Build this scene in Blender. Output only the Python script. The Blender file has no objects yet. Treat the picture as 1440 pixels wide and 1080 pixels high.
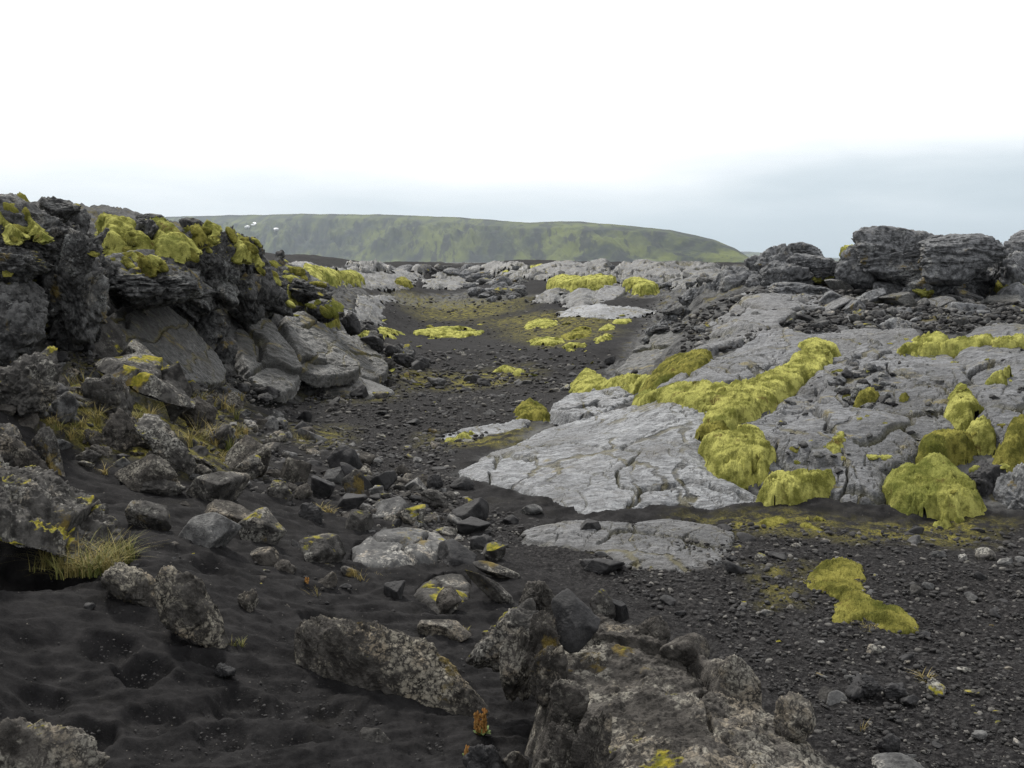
import bpy, bmesh, math, random, time
import numpy as np
T0 = time.time()
SC = bpy.context.scene
COL = SC.collection
R = math.radians
rng = np.random.default_rng(7)
random.seed(7)

# ------------------------------------------------------------------ camera model (photo is 1440 x 1080)
F, V0, CZ = 1475.0, 369.0, 1.7
PIT = math.atan((540.0 - V0) / F)
CP, SP = math.cos(PIT), math.sin(PIT)

def ray(u, v):
    """direction of the line of sight, scaled so that its depth (world y) is 1"""
    a = (np.asarray(u, float) - 720.0) / F
    b = -(np.asarray(v, float) - 540.0) / F
    dy = b * SP + CP
    dz = b * CP - SP
    return a / dy, dz / dy

def at(u, v, Y):
    dx, dz = ray(u, v)
    return np.array([float(dx) * Y, Y, CZ + float(dz) * Y])

cam_d = bpy.data.cameras.new('camera')
cam = bpy.data.objects.new('camera', cam_d)
COL.objects.link(cam)
cam.location = (0, 0, CZ)
cam.rotation_euler = (R(90) - PIT, 0, 0)
cam_d.sensor_width = 36.0
cam_d.lens = 36.0 * F / 1440.0
cam_d.clip_start = 0.05
cam_d.clip_end = 40000
SC.camera = cam

# ------------------------------------------------------------------ noise
_p = np.arange(256); np.random.default_rng(3).shuffle(_p)
P = np.concatenate([_p, _p]).astype(np.int32)
_g = np.random.default_rng(5).normal(size=(256, 3))
GR = (_g / np.linalg.norm(_g, axis=1)[:, None]).astype(np.float32)

def pn(p):
    """gradient noise, about -1..1; p is (N,3)"""
    p = np.asarray(p, np.float32)
    i = np.floor(p).astype(np.int32)
    f = p - i
    w = f * f * f * (f * (f * 6 - 15) + 10)
    i &= 255
    out = np.zeros(len(p), np.float32)
    for dx in (0, 1):
        wx = w[:, 0] if dx else 1 - w[:, 0]
        hx = P[(i[:, 0] + dx) & 255]
        for dy in (0, 1):
            wy = wx * (w[:, 1] if dy else 1 - w[:, 1])
            hy = P[(hx + i[:, 1] + dy) & 255]
            for dz in (0, 1):
                h = P[(hy + i[:, 2] + dz) & 255]
                g = GR[h]
                d = g[:, 0] * (f[:, 0] - dx) + g[:, 1] * (f[:, 1] - dy) + g[:, 2] * (f[:, 2] - dz)
                out += wy * (w[:, 2] if dz else 1 - w[:, 2]) * d
    return out * 1.5

def fbm(p, o=4, gain=0.5, lac=2.03, mode=0):
    """mode 0 plain, 1 billow (rounded lumps, sharp creases), 2 ridged (sharp crests)"""
    p = np.asarray(p, np.float32)
    s = np.zeros(len(p), np.float32); a = 1.0; t = 0.0
    for k in range(o):
        n = pn(p + 17.3 * k)
        if mode == 1: n = np.abs(n) * 2 - 0.6
        elif mode == 2: n = 0.6 - np.abs(n) * 2
        s += a * n; t += a
        a *= gain; p = p * lac
    return s / t

def cells(p, seed=0):
    """2-D cell noise: distance to the nearest cell border and a random number per cell; p is (N,2)"""
    p = np.asarray(p, np.float32)
    i = np.floor(p).astype(np.int32)
    best = np.full(len(p), 9.0, np.float32); second = best.copy(); rid = np.zeros(len(p), np.float32)
    for dx in (-1, 0, 1):
        for dy in (-1, 0, 1):
            h = P[(P[(i[:, 0] + dx + seed * 31) & 255] + i[:, 1] + dy) & 255]
            h2 = P[(h + 91) & 255]
            cx = i[:, 0] + dx + h / 256.0; cy = i[:, 1] + dy + h2 / 256.0
            d = np.hypot(cx - p[:, 0], cy - p[:, 1]).astype(np.float32)
            nb = d < best
            second = np.where(nb, best, np.minimum(second, d))
            rid = np.where(nb, P[(h2 + 13) & 255] / 255.0, rid)
            best = np.where(nb, d, best)
    return second - best, rid

def bubbles(p, seed=0):
    """rounded lobes with creases between them, 0..1; p is (N,2)"""
    p = np.asarray(p, np.float32)
    i = np.floor(p).astype(np.int32); best = np.full(len(p), 9.0, np.float32)
    for dx in (-1, 0, 1):
        for dy in (-1, 0, 1):
            h = P[(P[(i[:, 0] + dx + seed * 31) & 255] + i[:, 1] + dy) & 255]; h2 = P[(h + 91) & 255]
            k = .85 + .5 * P[(h2 + 57) & 255] / 256.0
            best = np.minimum(best, k * np.hypot(i[:, 0] + dx + h / 256.0 - p[:, 0], i[:, 1] + dy + h2 / 256.0 - p[:, 1]))
    return np.sqrt(np.clip(1 - best * best, 0, 1))

def sst(a, b, x):
    t = np.clip((x - a) / (b - a), 0, 1)
    return t * t * (3 - 2 * t)

# ------------------------------------------------------------------ terrain
# (u, v, 'z', height) : point of the ground seen at that pixel when the ground has that height
# (u, v, 'y', depth)  : same, known by its distance in front of the camera
CTRL = [
 # gravel flat on the right and in the middle
 (1440,1080,'z',0),(1100,1080,'z',0),(1440,900,'z',.03),(1100,900,'z',0),(1440,790,'z',.08),(1240,765,'z',.08),(1050,745,'z',.06),
 (900,840,'z',0),(760,770,'z',.02),(650,695,'z',.04),(620,640,'z',.04),(700,620,'z',.05),(600,560,'z',.05),(750,560,'z',.05),(1600,1000,'z',.1),
 (560,600,'z',.06),(650,500,'z',.08),(780,500,'z',.1),
 # sand in the foreground
 (700,1080,'z',-.02),(740,1000,'z',-.08),(560,1000,'z',.0),(400,1080,'z',.04),(200,1080,'z',.1),(0,1080,'z',.18),(0,900,'z',.36),(150,870,'z',.32),
 (300,930,'z',.18),(400,850,'z',.14),(560,870,'z',.05),(250,760,'z',.36),(100,640,'z',.58),(350,720,'z',.28),(450,780,'z',.13),(500,680,'z',.12),
 (400,610,'z',.22),(500,610,'z',.1),(0,760,'z',.5),(-100,900,'z',.5),(-100,700,'z',.62),(250,640,'z',.48),(320,640,'z',.34),
 # foot of the left ridge
 (330,565,'z',.42),(200,560,'z',.72),(60,570,'z',.84),(0,490,'z',1.05),(-80,500,'z',1.15),(300,500,'z',.72),(420,552,'z',.18),(250,490,'z',.86),
 (540,525,'z',.1),(480,565,'z',.1),(150,490,'z',.98),(440,500,'y',13.2),(370,470,'y',12.4),(520,495,'y',16),
 # the ridge itself and the plateau behind it
 (30,318,'y',9.8),(-100,312,'y',9.6),(130,340,'y',11.0),(220,345,'y',12.4),(300,345,'y',13.2),(365,372,'y',14.8),(200,345,'y',20),(0,335,'y',18),(-150,330,'y',30),(150,360,'y',40),
 (300,345,'y',26),(400,388,'y',20),(440,420,'y',19),(480,440,'y',20),
 # basin and its rim
 (520,452,'z',.1),(600,440,'z',.1),(600,416,'z',.15),(660,412,'z',.18),(700,440,'z',.12),(560,416,'y',36),(600,403,'y',47),(600,371,'y',55),(420,371,'y',32),(480,402,'y',30),(520,371,'y',45),
 (820,445,'z',.22),(850,412,'y',35),(760,412,'y',38),(850,371,'y',50),(760,375,'y',52),(950,440,'z',.3),(940,402,'y',36),(950,371,'y',48),(700,398,'y',46),(700,371,'y',54),
 # right slope, one column of the picture after the other
 (660,660,'z',.07),(720,700,'z',.05),(780,620,'z',.13),(780,580,'z',.1),(850,700,'y',7.15),(850,620,'y',8.7),(850,570,'y',10.7),
 (930,715,'y',6.95),(930,600,'y',8.6),(930,540,'y',10.6),(870,524,'y',13.4),(905,492,'y',14.2),(935,462,'y',15.2),(965,434,'y',16.3),(1005,402,'y',16.8),
 (1000,718,'y',6.9),(1000,600,'y',8.3),(1000,520,'y',10.0),(1000,460,'y',12.6),(1060,392,'y',16.0),
 (1100,725,'y',6.65),(1100,640,'y',7.6),(1100,560,'y',8.9),(1100,480,'y',11),(1100,430,'y',13.2),
 (1200,735,'y',6.55),(1200,640,'y',7.6),(1200,560,'y',8.8),(1200,500,'y',10.3),(1200,440,'y',12.3),(1200,412,'y',13.8),
 (1320,740,'y',6.45),(1320,650,'y',7.4),(1320,560,'y',8.6),(1320,480,'y',10.4),(1320,425,'y',12.8),
 (1440,740,'y',6.4),(1440,650,'y',7.2),(1440,560,'y',8.3),(1440,480,'y',9.9),(1440,430,'y',12),(1560,650,'y',7.2),(1560,480,'y',10),
 (1300,410,'y',15.5),(1100,388,'y',18.5),(1440,410,'y',15.5),(1150,374,'y',32),(1400,374,'y',30),(1040,380,'y',30),(1000,371,'y',46),
]
BM, BS = 0.75, 0.9
def _ab(x, y):
    a = np.clip(np.arctan2(x, y), -BM, BM)
    b = np.log(np.clip(np.hypot(x, y), 2.2, 72.0)) * BS
    return a * 1.6, b
_pts = []
for u, v, k, q in CTRL:
    dx, dz = ray(u, v)
    Y = (q - CZ) / float(dz) if k == 'z' else q
    _pts.append((float(dx) * Y, Y, CZ + float(dz) * Y))
for th in (-.7, -.35, 0, .35, .7):
    _pts.append((math.sin(th) * 90, math.cos(th) * 90, 1.55))
for u, Y, z in ((868,16.4,.12),(903,16.6,.16),(933,17.6,.18),(962,18.6,.22),(1000,19.4,.35),(900,20,.16),(935,22,.2),(965,23,.25),(1005,24,.5)):
    _pts.append((float(ray(u, 450)[0]) * Y, Y, z))
for th in np.linspace(-.5, .5, 11):
    for r_ in (62, 70, 80): _pts.append((math.sin(th) * r_, math.cos(th) * r_, 1.57))
for th, z in ((-.7, .35), (-.3, .1), (.2, 0.0), (.7, .02)):
    _pts.append((math.sin(th) * 2.2, math.cos(th) * 2.2, z))
_pts = np.array(_pts)
_ca, _cb = _ab(_pts[:, 0], _pts[:, 1])
def _k(d2): return d2 * np.log(d2 + 1e-9) * 0.5
_n = len(_pts)
_A = np.zeros((_n + 3, _n + 3))
_A[:_n, :_n] = _k((_ca[:, None] - _ca) ** 2 + (_cb[:, None] - _cb) ** 2) + np.eye(_n) * 0.0008
_A[:_n, _n] = 1; _A[:_n, _n + 1] = _ca; _A[:_n, _n + 2] = _cb
_A[_n:, :_n] = _A[:_n, _n:].T
_W = np.linalg.solve(_A, np.concatenate([_pts[:, 2], [0, 0, 0]]))

def H(x, y):
    """smooth ground height"""
    x = np.atleast_1d(np.asarray(x, float)); y = np.atleast_1d(np.asarray(y, float))
    sh = x.shape; x = x.ravel(); y = y.ravel()
    a, b = _ab(x, y)
    out = np.empty(len(a))
    for s in range(0, len(a), 40000):
        aa = a[s:s + 40000].astype(np.float32); bb = b[s:s + 40000].astype(np.float32)
        d2 = (aa[:, None] - _ca.astype(np.float32)) ** 2 + (bb[:, None] - _cb.astype(np.float32)) ** 2
        out[s:s + 40000] = _k(d2) @ _W[:_n].astype(np.float32) + _W[_n] + _W[_n + 1] * aa + _W[_n + 2] * bb
    th = np.abs(np.arctan2(x, y)); r = np.hypot(x, y)
    out = out * (1 - sst(.8, 1.6, th)) + 0.25 * sst(.8, 1.6, th)
    k = sst(60, 110, r)
    return (out * (1 - k) + 1.52 * k).reshape(sh)

def lowf(x, y):
    p = np.stack([np.ravel(x), np.ravel(y), np.zeros(np.size(x))], 1)
    r = np.hypot(p[:, 0], p[:, 1])
    return fbm(p * .9, 3) * .05 * np.clip(r / 9, .25, 2.0) * np.clip((95 - r) / 40, 0, 1)

_ys = np.concatenate([np.geomspace(2.0, 75, 420)])
def cast(u, v):
    """where the line of sight through (u, v) meets the ground"""
    u = np.atleast_1d(np.asarray(u, float)); v = np.atleast_1d(np.asarray(v, float))
    dx, dz = ray(u, v)
    X = dx[:, None] * _ys; Z = CZ + dz[:, None] * _ys
    D = Z - H(X, np.broadcast_to(_ys, X.shape))
    hit = D < 0
    j = np.where(hit.any(1), hit.argmax(1), len(_ys) - 1)
    j = np.maximum(j, 1); k = np.arange(len(u))
    d0, d1 = D[k, j - 1], D[k, j]
    t = np.clip(d0 / (d0 - d1 + 1e-12), 0, 1)
    Y = _ys[j - 1] + (_ys[j] - _ys[j - 1]) * t
    return np.stack([dx * Y, Y, CZ + dz * Y], 1)

# ------------------------------------------------------------------ mesh helpers
def mk_mesh(name, V, faces, mat=None, smooth=True, attrs=None):
    """faces: (M,3) or (M,4) integer array"""
    V = np.asarray(V, np.float32); faces = np.asarray(faces, np.int32)
    m = bpy.data.meshes.new(name)
    m.vertices.add(len(V)); m.vertices.foreach_set('co', V.ravel())
    k = faces.shape[1]
    m.loops.add(faces.size); m.loops.foreach_set('vertex_index', faces.ravel())
    m.polygons.add(len(faces))
    m.polygons.foreach_set('loop_start', np.arange(0, faces.size, k, dtype=np.int32))
    if smooth: m.polygons.foreach_set('use_smooth', np.ones(len(faces), bool))
    for an, av in (attrs or {}).items():
        at_ = m.attributes.new(an, 'FLOAT', 'POINT'); at_.data.foreach_set('value', np.asarray(av, np.float32))
    m.update(calc_edges=True); m.validate()
    if mat: m.materials.append(mat)
    return m

def link(name, mesh, loc=(0, 0, 0), parent=None):
    o = bpy.data.objects.new(name, mesh); COL.objects.link(o); o.location = loc
    if parent: o.parent = parent
    return o

def tag(o, label, cat, group=None):
    o['label'] = label; o['category'] = cat; o['kind'] = 'thing'
    if group: o['group'] = group
    return o

def inside(px, py, poly):
    r = np.zeros(len(px), bool); n = len(poly)
    for i in range(n):
        x0, y0 = poly[i]; x1, y1 = poly[(i + 1) % n]
        if y0 == y1: continue
        r ^= ((y0 > py) != (y1 > py)) & (px < (x1 - x0) * (py - y0) / (y1 - y0) + x0)
    return r

def sdist(px, py, poly):
    """signed distance to the outline, positive inside"""
    d = np.full(len(px), 1e9); n = len(poly)
    for i in range(n):
        a = poly[i]; b = poly[(i + 1) % n]; e = b - a; L = e @ e + 1e-12
        t = np.clip(((px - a[0]) * e[0] + (py - a[1]) * e[1]) / L, 0, 1)
        d = np.minimum(d, np.hypot(px - a[0] - t * e[0], py - a[1] - t * e[1]))
    return np.where(inside(px, py, poly), d, -d)

def round_poly(poly, n=2):
    for _ in range(n):
        q = np.roll(poly, -1, 0)
        poly = np.stack([poly * .75 + q * .25, poly * .25 + q * .75], 1).reshape(-1, poly.shape[1])
    return poly

def grid_faces(mask_ij):
    """quads of a regular grid whose four corners are all kept; returns quads and a compacting index"""
    a = mask_ij
    idx = np.full(a.shape, -1, np.int64)
    q = a[:-1, :-1] & a[1:, :-1] & a[:-1, 1:] & a[1:, 1:]
    used = np.zeros(a.shape, bool)
    used[:-1, :-1] |= q; used[1:, :-1] |= q; used[:-1, 1:] |= q; used[1:, 1:] |= q
    idx[used] = np.arange(used.sum())
    i, j = np.nonzero(q)
    f = np.stack([idx[i, j], idx[i, j + 1], idx[i + 1, j + 1], idx[i + 1, j]], 1)
    return f, used
# ------------------------------------------------------------------ materials
class NB:
    def __init__(s, name):
        s.m = bpy.data.materials.new(name); s.m.use_nodes = True
        s.t = s.m.node_tree; s.t.nodes.clear()
        s.out = s.t.nodes.new('ShaderNodeOutputMaterial')
        s.b = s.t.nodes.new('ShaderNodeBsdfPrincipled')
        s.t.links.new(s.b.outputs[0], s.out.inputs['Surface'])
        g = s.t.nodes.new('ShaderNodeNewGeometry'); s.pos = g.outputs['Position']; s.geo = g
    def set(s, i, v):
        if hasattr(v, 'is_linked') or isinstance(v, bpy.types.NodeSocket): s.t.links.new(v, i)
        else:
            i.default_value = (tuple(v) + (1,))[:4] if isinstance(v, (tuple, list)) and len(v) == 3 and i.type == 'RGBA' else v
    def vec(s, sc, off=(0, 0, 0), rot=(0, 0, 0)):
        n = s.t.nodes.new('ShaderNodeMapping'); s.t.links.new(s.pos, n.inputs[0])
        n.inputs['Scale'].default_value = sc; n.inputs['Location'].default_value = off; n.inputs['Rotation'].default_value = rot
        return n.outputs[0]
    def noise(s, scale, det=4, ro=.55, vec=None, dist=0.0):
        n = s.t.nodes.new('ShaderNodeTexNoise'); s.t.links.new(vec or s.pos, n.inputs['Vector'])
        n.inputs['Scale'].default_value = scale; n.inputs['Detail'].default_value = det
        n.inputs['Roughness'].default_value = ro; n.inputs['Distortion'].default_value = dist
        return n.outputs[0]
    def vor(s, scale, feat='F1', out=0, vec=None, rnd=1.0):
        n = s.t.nodes.new('ShaderNodeTexVoronoi'); n.feature = feat; s.t.links.new(vec or s.pos, n.inputs['Vector'])
        n.inputs['Scale'].default_value = scale; n.inputs['Randomness'].default_value = rnd
        return n.outputs[out]
    def ss(s, x, a, b, lo=0.0, hi=1.0):
        n = s.t.nodes.new('ShaderNodeMapRange'); n.interpolation_type = 'SMOOTHSTEP'
        s.set(n.inputs['Value'], x)
        n.inputs['From Min'].default_value = a; n.inputs['From Max'].default_value = b
        n.inputs['To Min'].default_value = lo; n.inputs['To Max'].default_value = hi
        return n.outputs[0]
    def mix(s, f, a, b):
        n = s.t.nodes.new('ShaderNodeMix'); n.data_type = 'RGBA'
        s.set(n.inputs[0], f); s.set(n.inputs[6], a); s.set(n.inputs[7], b)
        return n.outputs[2]
    def math(s, op, a, b=0.0):
        n = s.t.nodes.new('ShaderNodeMath'); n.operation = op
        s.set(n.inputs[0], a); s.set(n.inputs[1], b)
        return n.outputs[0]
    def attr(s, name):
        n = s.t.nodes.new('ShaderNodeAttribute'); n.attribute_name = name
        return n.outputs['Fac']
    def up(s):
        n = s.t.nodes.new('ShaderNodeSeparateXYZ'); s.t.links.new(s.geo.outputs['Normal'], n.inputs[0])
        return n.outputs[2]
    def bump(s, h, st, dist, nrm=None):
        n = s.t.nodes.new('ShaderNodeBump'); n.inputs['Strength'].default_value = st; n.inputs['Distance'].default_value = dist
        s.t.links.new(h, n.inputs['Height'])
        if nrm: s.t.links.new(nrm, n.inputs['Normal'])
        return n.outputs[0]
    def done(s, col, rough=.9, spec=.3, nrm=None):
        s.set(s.b.inputs['Base Color'], col); s.set(s.b.inputs['Roughness'], rough)
        s.set(s.b.inputs['Specular IOR Level'], spec)
        if nrm: s.t.links.new(nrm, s.b.inputs['Normal'])
        return s.m

def rock_material(name, dark, light, lichen=0.0, lcol=(.30, .30, .27), moss=0.0, bump=.02, rough=.85, spec=.35, ochre=0.0, sc=1.0):
    n = NB(name)
    fine = n.noise(16 * sc, 7, .68)
    big = n.noise(1.7 * sc, 4, .6)
    col = n.mix(n.ss(fine, .36, .66), dark, light)
    col = n.mix(n.math('MULTIPLY', n.ss(big, .42, .68), .45), col, dark)
    if lichen > 0:
        wv = n.t.nodes.new('ShaderNodeVectorMath'); wv.operation = 'ADD'
        wn = n.t.nodes.new('ShaderNodeTexNoise'); wn.inputs['Scale'].default_value = 22 * sc; wn.inputs['Detail'].default_value = 4; n.t.links.new(n.pos, wn.inputs['Vector'])
        wm = n.t.nodes.new('ShaderNodeVectorMath'); wm.operation = 'SCALE'; wm.inputs['Scale'].default_value = .05; n.t.links.new(wn.outputs['Color'], wm.inputs[0])
        n.t.links.new(n.pos, wv.inputs[0]); n.t.links.new(wm.outputs[0], wv.inputs[1]); W = wv.outputs[0]
        ln = n.noise(9 * sc, 10, .76, n.vec((1, 1, 1), (3.1, 7.7, 1.3)))
        big2 = n.noise(2.3 * sc, 5, .6, n.vec((1, 1, 1), (5.5, 1.7, 8.3)))
        sp1 = n.ss(n.vor(48 * sc, vec=W), .62, .30); sp2 = n.ss(n.vor(110 * sc, vec=W), .55, .25)
        k = n.math('ADD', ln, n.math('MULTIPLY', n.math('SUBTRACT', big2, .5), 1.1))
        lm = n.math('MULTIPLY', n.ss(k, .62 - .2 * lichen, .74 - .2 * lichen), n.math('MAXIMUM', sp1, n.math('MULTIPLY', sp2, .8)))
        tone = n.noise(34 * sc, 4, .6)
        pale = n.mix(n.ss(n.noise(6 * sc, 4), .46, .62), lcol, tuple(c * k_ for c, k_ in zip(lcol, (.92, .84, .76))))
        pale = n.mix(n.ss(tone, .5, .68, 0, .6), pale, tuple(c * .45 for c in lcol))
        col = n.mix(lm, col, pale)
        col = n.mix(n.math('MULTIPLY', n.ss(tone, .42, .30), n.ss(ln, .45, .6, 0, .7)), col, tuple(min(1, c * 1.35) for c in lcol))
    if ochre > 0:
        on = n.noise(2.6 * sc, 7, .66, n.vec((1, 1, 1), (9, 2, 5)))
        col = n.mix(n.ss(on, .66 - .16 * ochre, .72 - .16 * ochre, 0, .75), col, (.15, .11, .028))
    if moss > 0:
        mn = n.math('ADD', n.noise(3.4 * sc, 6, .62, n.vec((1, 1, 1), (1, 5, 2))), n.math('MULTIPLY', n.up(), .16))
        mm = n.ss(mn, .80 - .2 * moss, .86 - .2 * moss)
        col = n.mix(mm, col, n.mix(n.ss(n.noise(30), .35, .65), (.10, .10, .016), (.26, .22, .028)))
    hgt = n.math('ADD', n.math('MULTIPLY', fine, .6), n.math('MULTIPLY', n.noise(60 * sc, 4, .7), .35))
    nr = n.bump(hgt, .9, bump)
    return n.done(col, n.ss(fine, .3, .7, rough - .12, min(1, rough + .1)), spec * .45, nr)

def slab_material(name, dark, light, ochre=.35, moss=.2):
    """smooth pahoehoe skin: grey, faintly ropy, damp"""
    n = NB(name)
    v = n.vec((1.0, 3.2, 2.0), (0, 0, 0), (0, 0, R(28)))
    rope = n.noise(9, 6, .66, v, .6)
    fine = n.noise(38, 6, .7)
    big = n.noise(.9, 4, .6)
    col = n.mix(n.ss(rope, .34, .66), dark, light)
    col = n.mix(n.ss(fine, .48, .70, 0, .72), col, tuple(c * .30 for c in dark))
    thin = n.ss(n.noise(5, 8, .72, n.vec((1, 4.5, 2.5), (2, 6, 0), (0, 0, R(28))), .8), .57, .63)
    col = n.mix(n.math('MULTIPLY', thin, .6), col, tuple(c * .35 for c in dark))
    col = n.mix(n.ss(big, .45, .66, 0, .7), col, tuple(c * .8 for c in dark))
    wb = n.noise(1.6, 7, .7, n.vec((1, 1.6, 1), (6, 1, 4)))
    col = n.mix(n.ss(wb, .50, .66, 0, .55), col, tuple(c * k for c, k in zip(dark, (.95, .82, .66))))
    pit = n.ss(n.vor(30), .22, .08)
    col = n.mix(n.math('MULTIPLY', pit, .5), col, tuple(c * .3 for c in dark))
    spk = n.ss(n.noise(85, 3, .6), .64, .74)
    col = n.mix(n.math('MULTIPLY', spk, .6), col, tuple(min(1, c * 1.6) for c in light))
    on = n.noise(2.1, 8, .68, n.vec((1, 2.4, 1), (4, 8, 1), (0, 0, R(28))))
    col = n.mix(n.ss(on, .68 - .14 * ochre, .76 - .14 * ochre, 0, .8), col, n.mix(fine, (.10, .085, .025), (.26, .20, .05)))
    ck = n.attr('crack')
    col = n.mix(n.math('MULTIPLY', ck, .8), col, n.mix(n.ss(big, .45, .6), (.02, .02, .018), (.10, .09, .022)))
    dv = n.t.nodes.new('ShaderNodeVectorMath'); dv.operation = 'MULTIPLY_ADD'
    dn = n.t.nodes.new('ShaderNodeTexNoise'); dn.inputs['Scale'].default_value = 3; dn.inputs['Detail'].default_value = 5; n.t.links.new(n.pos, dn.inputs['Vector'])
    n.t.links.new(dn.outputs['Color'], dv.inputs[0]); dv.inputs[1].default_value = (.35, .35, .35); n.t.links.new(n.pos, dv.inputs[2])
    m2 = n.t.nodes.new('ShaderNodeMapping'); n.t.links.new(dv.outputs[0], m2.inputs[0]); m2.inputs['Scale'].default_value = (1.0, .42, .6); m2.inputs['Rotation'].default_value = (0, 0, R(-32)); dv2 = m2.outputs[0]
    fr = n.math('MULTIPLY', n.ss(n.vor(1.5, 'DISTANCE_TO_EDGE', vec=dv2), .026, .007), n.ss(n.noise(1.3, 3, .5, n.vec((1, 1, 1), (8, 8, 8))), .42, .52))
    fr = n.math('MAXIMUM', fr, n.math('MULTIPLY', n.math('MULTIPLY', n.ss(n.vor(7, 'DISTANCE_TO_EDGE', vec=dv.outputs[0]), .035, .01), n.ss(big, .54, .60)), .6))
    col = n.mix(n.math('MULTIPLY', fr, .85), col, n.mix(n.ss(wb, .42, .55), (.022, .022, .02), (.085, .072, .022)))
    hgt = n.math('ADD', n.math('MULTIPLY', rope, .55), n.math('ADD', n.math('MULTIPLY', fine, .85), n.math('MULTIPLY', n.noise(120, 3, .6), .3)))
    hgt = n.math('SUBTRACT', hgt, n.math('MULTIPLY', fr, .8))
    nr = n.bump(hgt, 1.0, .03)
    return n.done(col, n.ss(rope, .3, .7, .62, .40), .5, nr)

def moss_material(name, dark, light, green):
    n = NB(name)
    lump = n.noise(6, 6, .66); fib = n.noise(95, 5, .75); big = n.noise(1.1, 5, .62); mid = n.noise(14, 5, .68, n.vec((1, 1, 1), (3, 8, 2)))
    col = n.mix(n.ss(lump, .38, .60), dark, light)
    col = n.mix(n.ss(mid, .50, .66, 0, .7), col, tuple(c * .62 for c in dark))
    col = n.mix(n.ss(big, .53, .66, 0, .6), col, green)
    col = n.mix(n.ss(n.noise(2.6, 6, .68, n.vec((1, 1, 1), (2, 2, 9))),   .58, .70, 0, .45), col, tuple(c * .55 + d * .35 for c, d in zip(light, (.10, .16, .02))))
    col = n.mix(n.ss(fib, .50, .72, 0, .5), col, tuple(c * .34 for c in dark))
    col = n.mix(n.ss(fib, .42, .27, 0, .5), col, tuple(c * 1.2 for c in light))
    col = n.mix(n.ss(n.noise(4.5, 8, .74, n.vec((1, 1, 1), (7, 3, 3))), .58, .66, 0, .75), col, n.mix(fib, (.035, .024, .012), (.17, .105, .038)))
    hgt = n.math('ADD', n.math('MULTIPLY', n.noise(26, 6, .72), .8), n.math('MULTIPLY', fib, .7))
    return n.done(col, .95, .03, n.bump(hgt, 1.0, .022))

def ground_material():
    n = NB('black_sand')
    rk, gv, ol = n.attr('rock'), n.attr('gravel'), n.attr('olive')
    fine = n.noise(70, 6, .75); mid = n.noise(9, 6, .65); big = n.noise(.8, 5, .6)
    sand = n.mix(n.ss(mid, .35, .68), (.0095, .0092, .0097), (.0235, .0225, .0229))
    sand = n.mix(n.ss(n.noise(2.2, 6, .7), .56, .72, 0, .35), sand, (.027, .025, .020))
    grav = n.mix(n.ss(n.noise(45, 7, .78), .42, .68), (.0105, .0100, .0105), (.052, .050, .0495))
    col = n.mix(gv, sand, grav)
    cell = n.vor(150, out=1); cs = n.t.nodes.new('ShaderNodeSeparateColor'); n.t.links.new(cell, cs.inputs[0])
    spk = n.math('MULTIPLY', n.ss(cs.outputs[0], .994, .996), n.ss(n.vor(150), .40, .28))
    col = n.mix(n.math('MULTIPLY', spk, .8), col, n.mix(cs.outputs[1], (.09, .085, .08), (.24, .22, .19)))
    cell2 = n.vor(38, out=1); c2 = n.t.nodes.new('ShaderNodeSeparateColor'); n.t.links.new(cell2, c2.inputs[0])
    spk2 = n.math('MULTIPLY', n.ss(c2.outputs[0], .90, .91), n.ss(n.vor(38), .42, .34))
    col = n.mix(n.math('MULTIPLY', n.math('MULTIPLY', spk2, gv), .9), col, n.mix(c2.outputs[1], (.02, .02, .02), (.11, .105, .10)))
    rock = n.mix(n.ss(n.noise(6, 8, .7), .34, .62), (.020, .020, .021), (.115, .115, .114))
    rock = n.mix(n.ss(n.noise(2.4, 7, .66, n.vec((1, 1, 1), (9, 2, 5))), .56, .66, 0, .6), rock, (.12, .10, .03))
    col = n.mix(rk, col, rock)
    om = n.math('MULTIPLY', ol, n.ss(n.noise(7, 8, .72), .40, .62))
    col = n.mix(om, col, n.mix(n.ss(fine, .4, .62), (.060, .060, .014), (.22, .19, .045)))
    hgt = n.math('ADD', n.math('MULTIPLY', fine, .35), n.math('MULTIPLY', n.noise(24, 6, .7), n.math('ADD', n.math('MULTIPLY', gv, 1.1), n.math('ADD', n.math('MULTIPLY', rk, 1.5), .22))))
    return n.done(col, .9, .07, n.bump(hgt, .9, .02))

def plain(name, c1, c2, sc=40, rough=.8, spec=.3, attr=None):
    n = NB(name)
    f = n.attr(attr) if attr else n.ss(n.noise(sc, 4), .35, .65)
    return n.done(n.mix(f, c1, c2), rough, spec)

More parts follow.
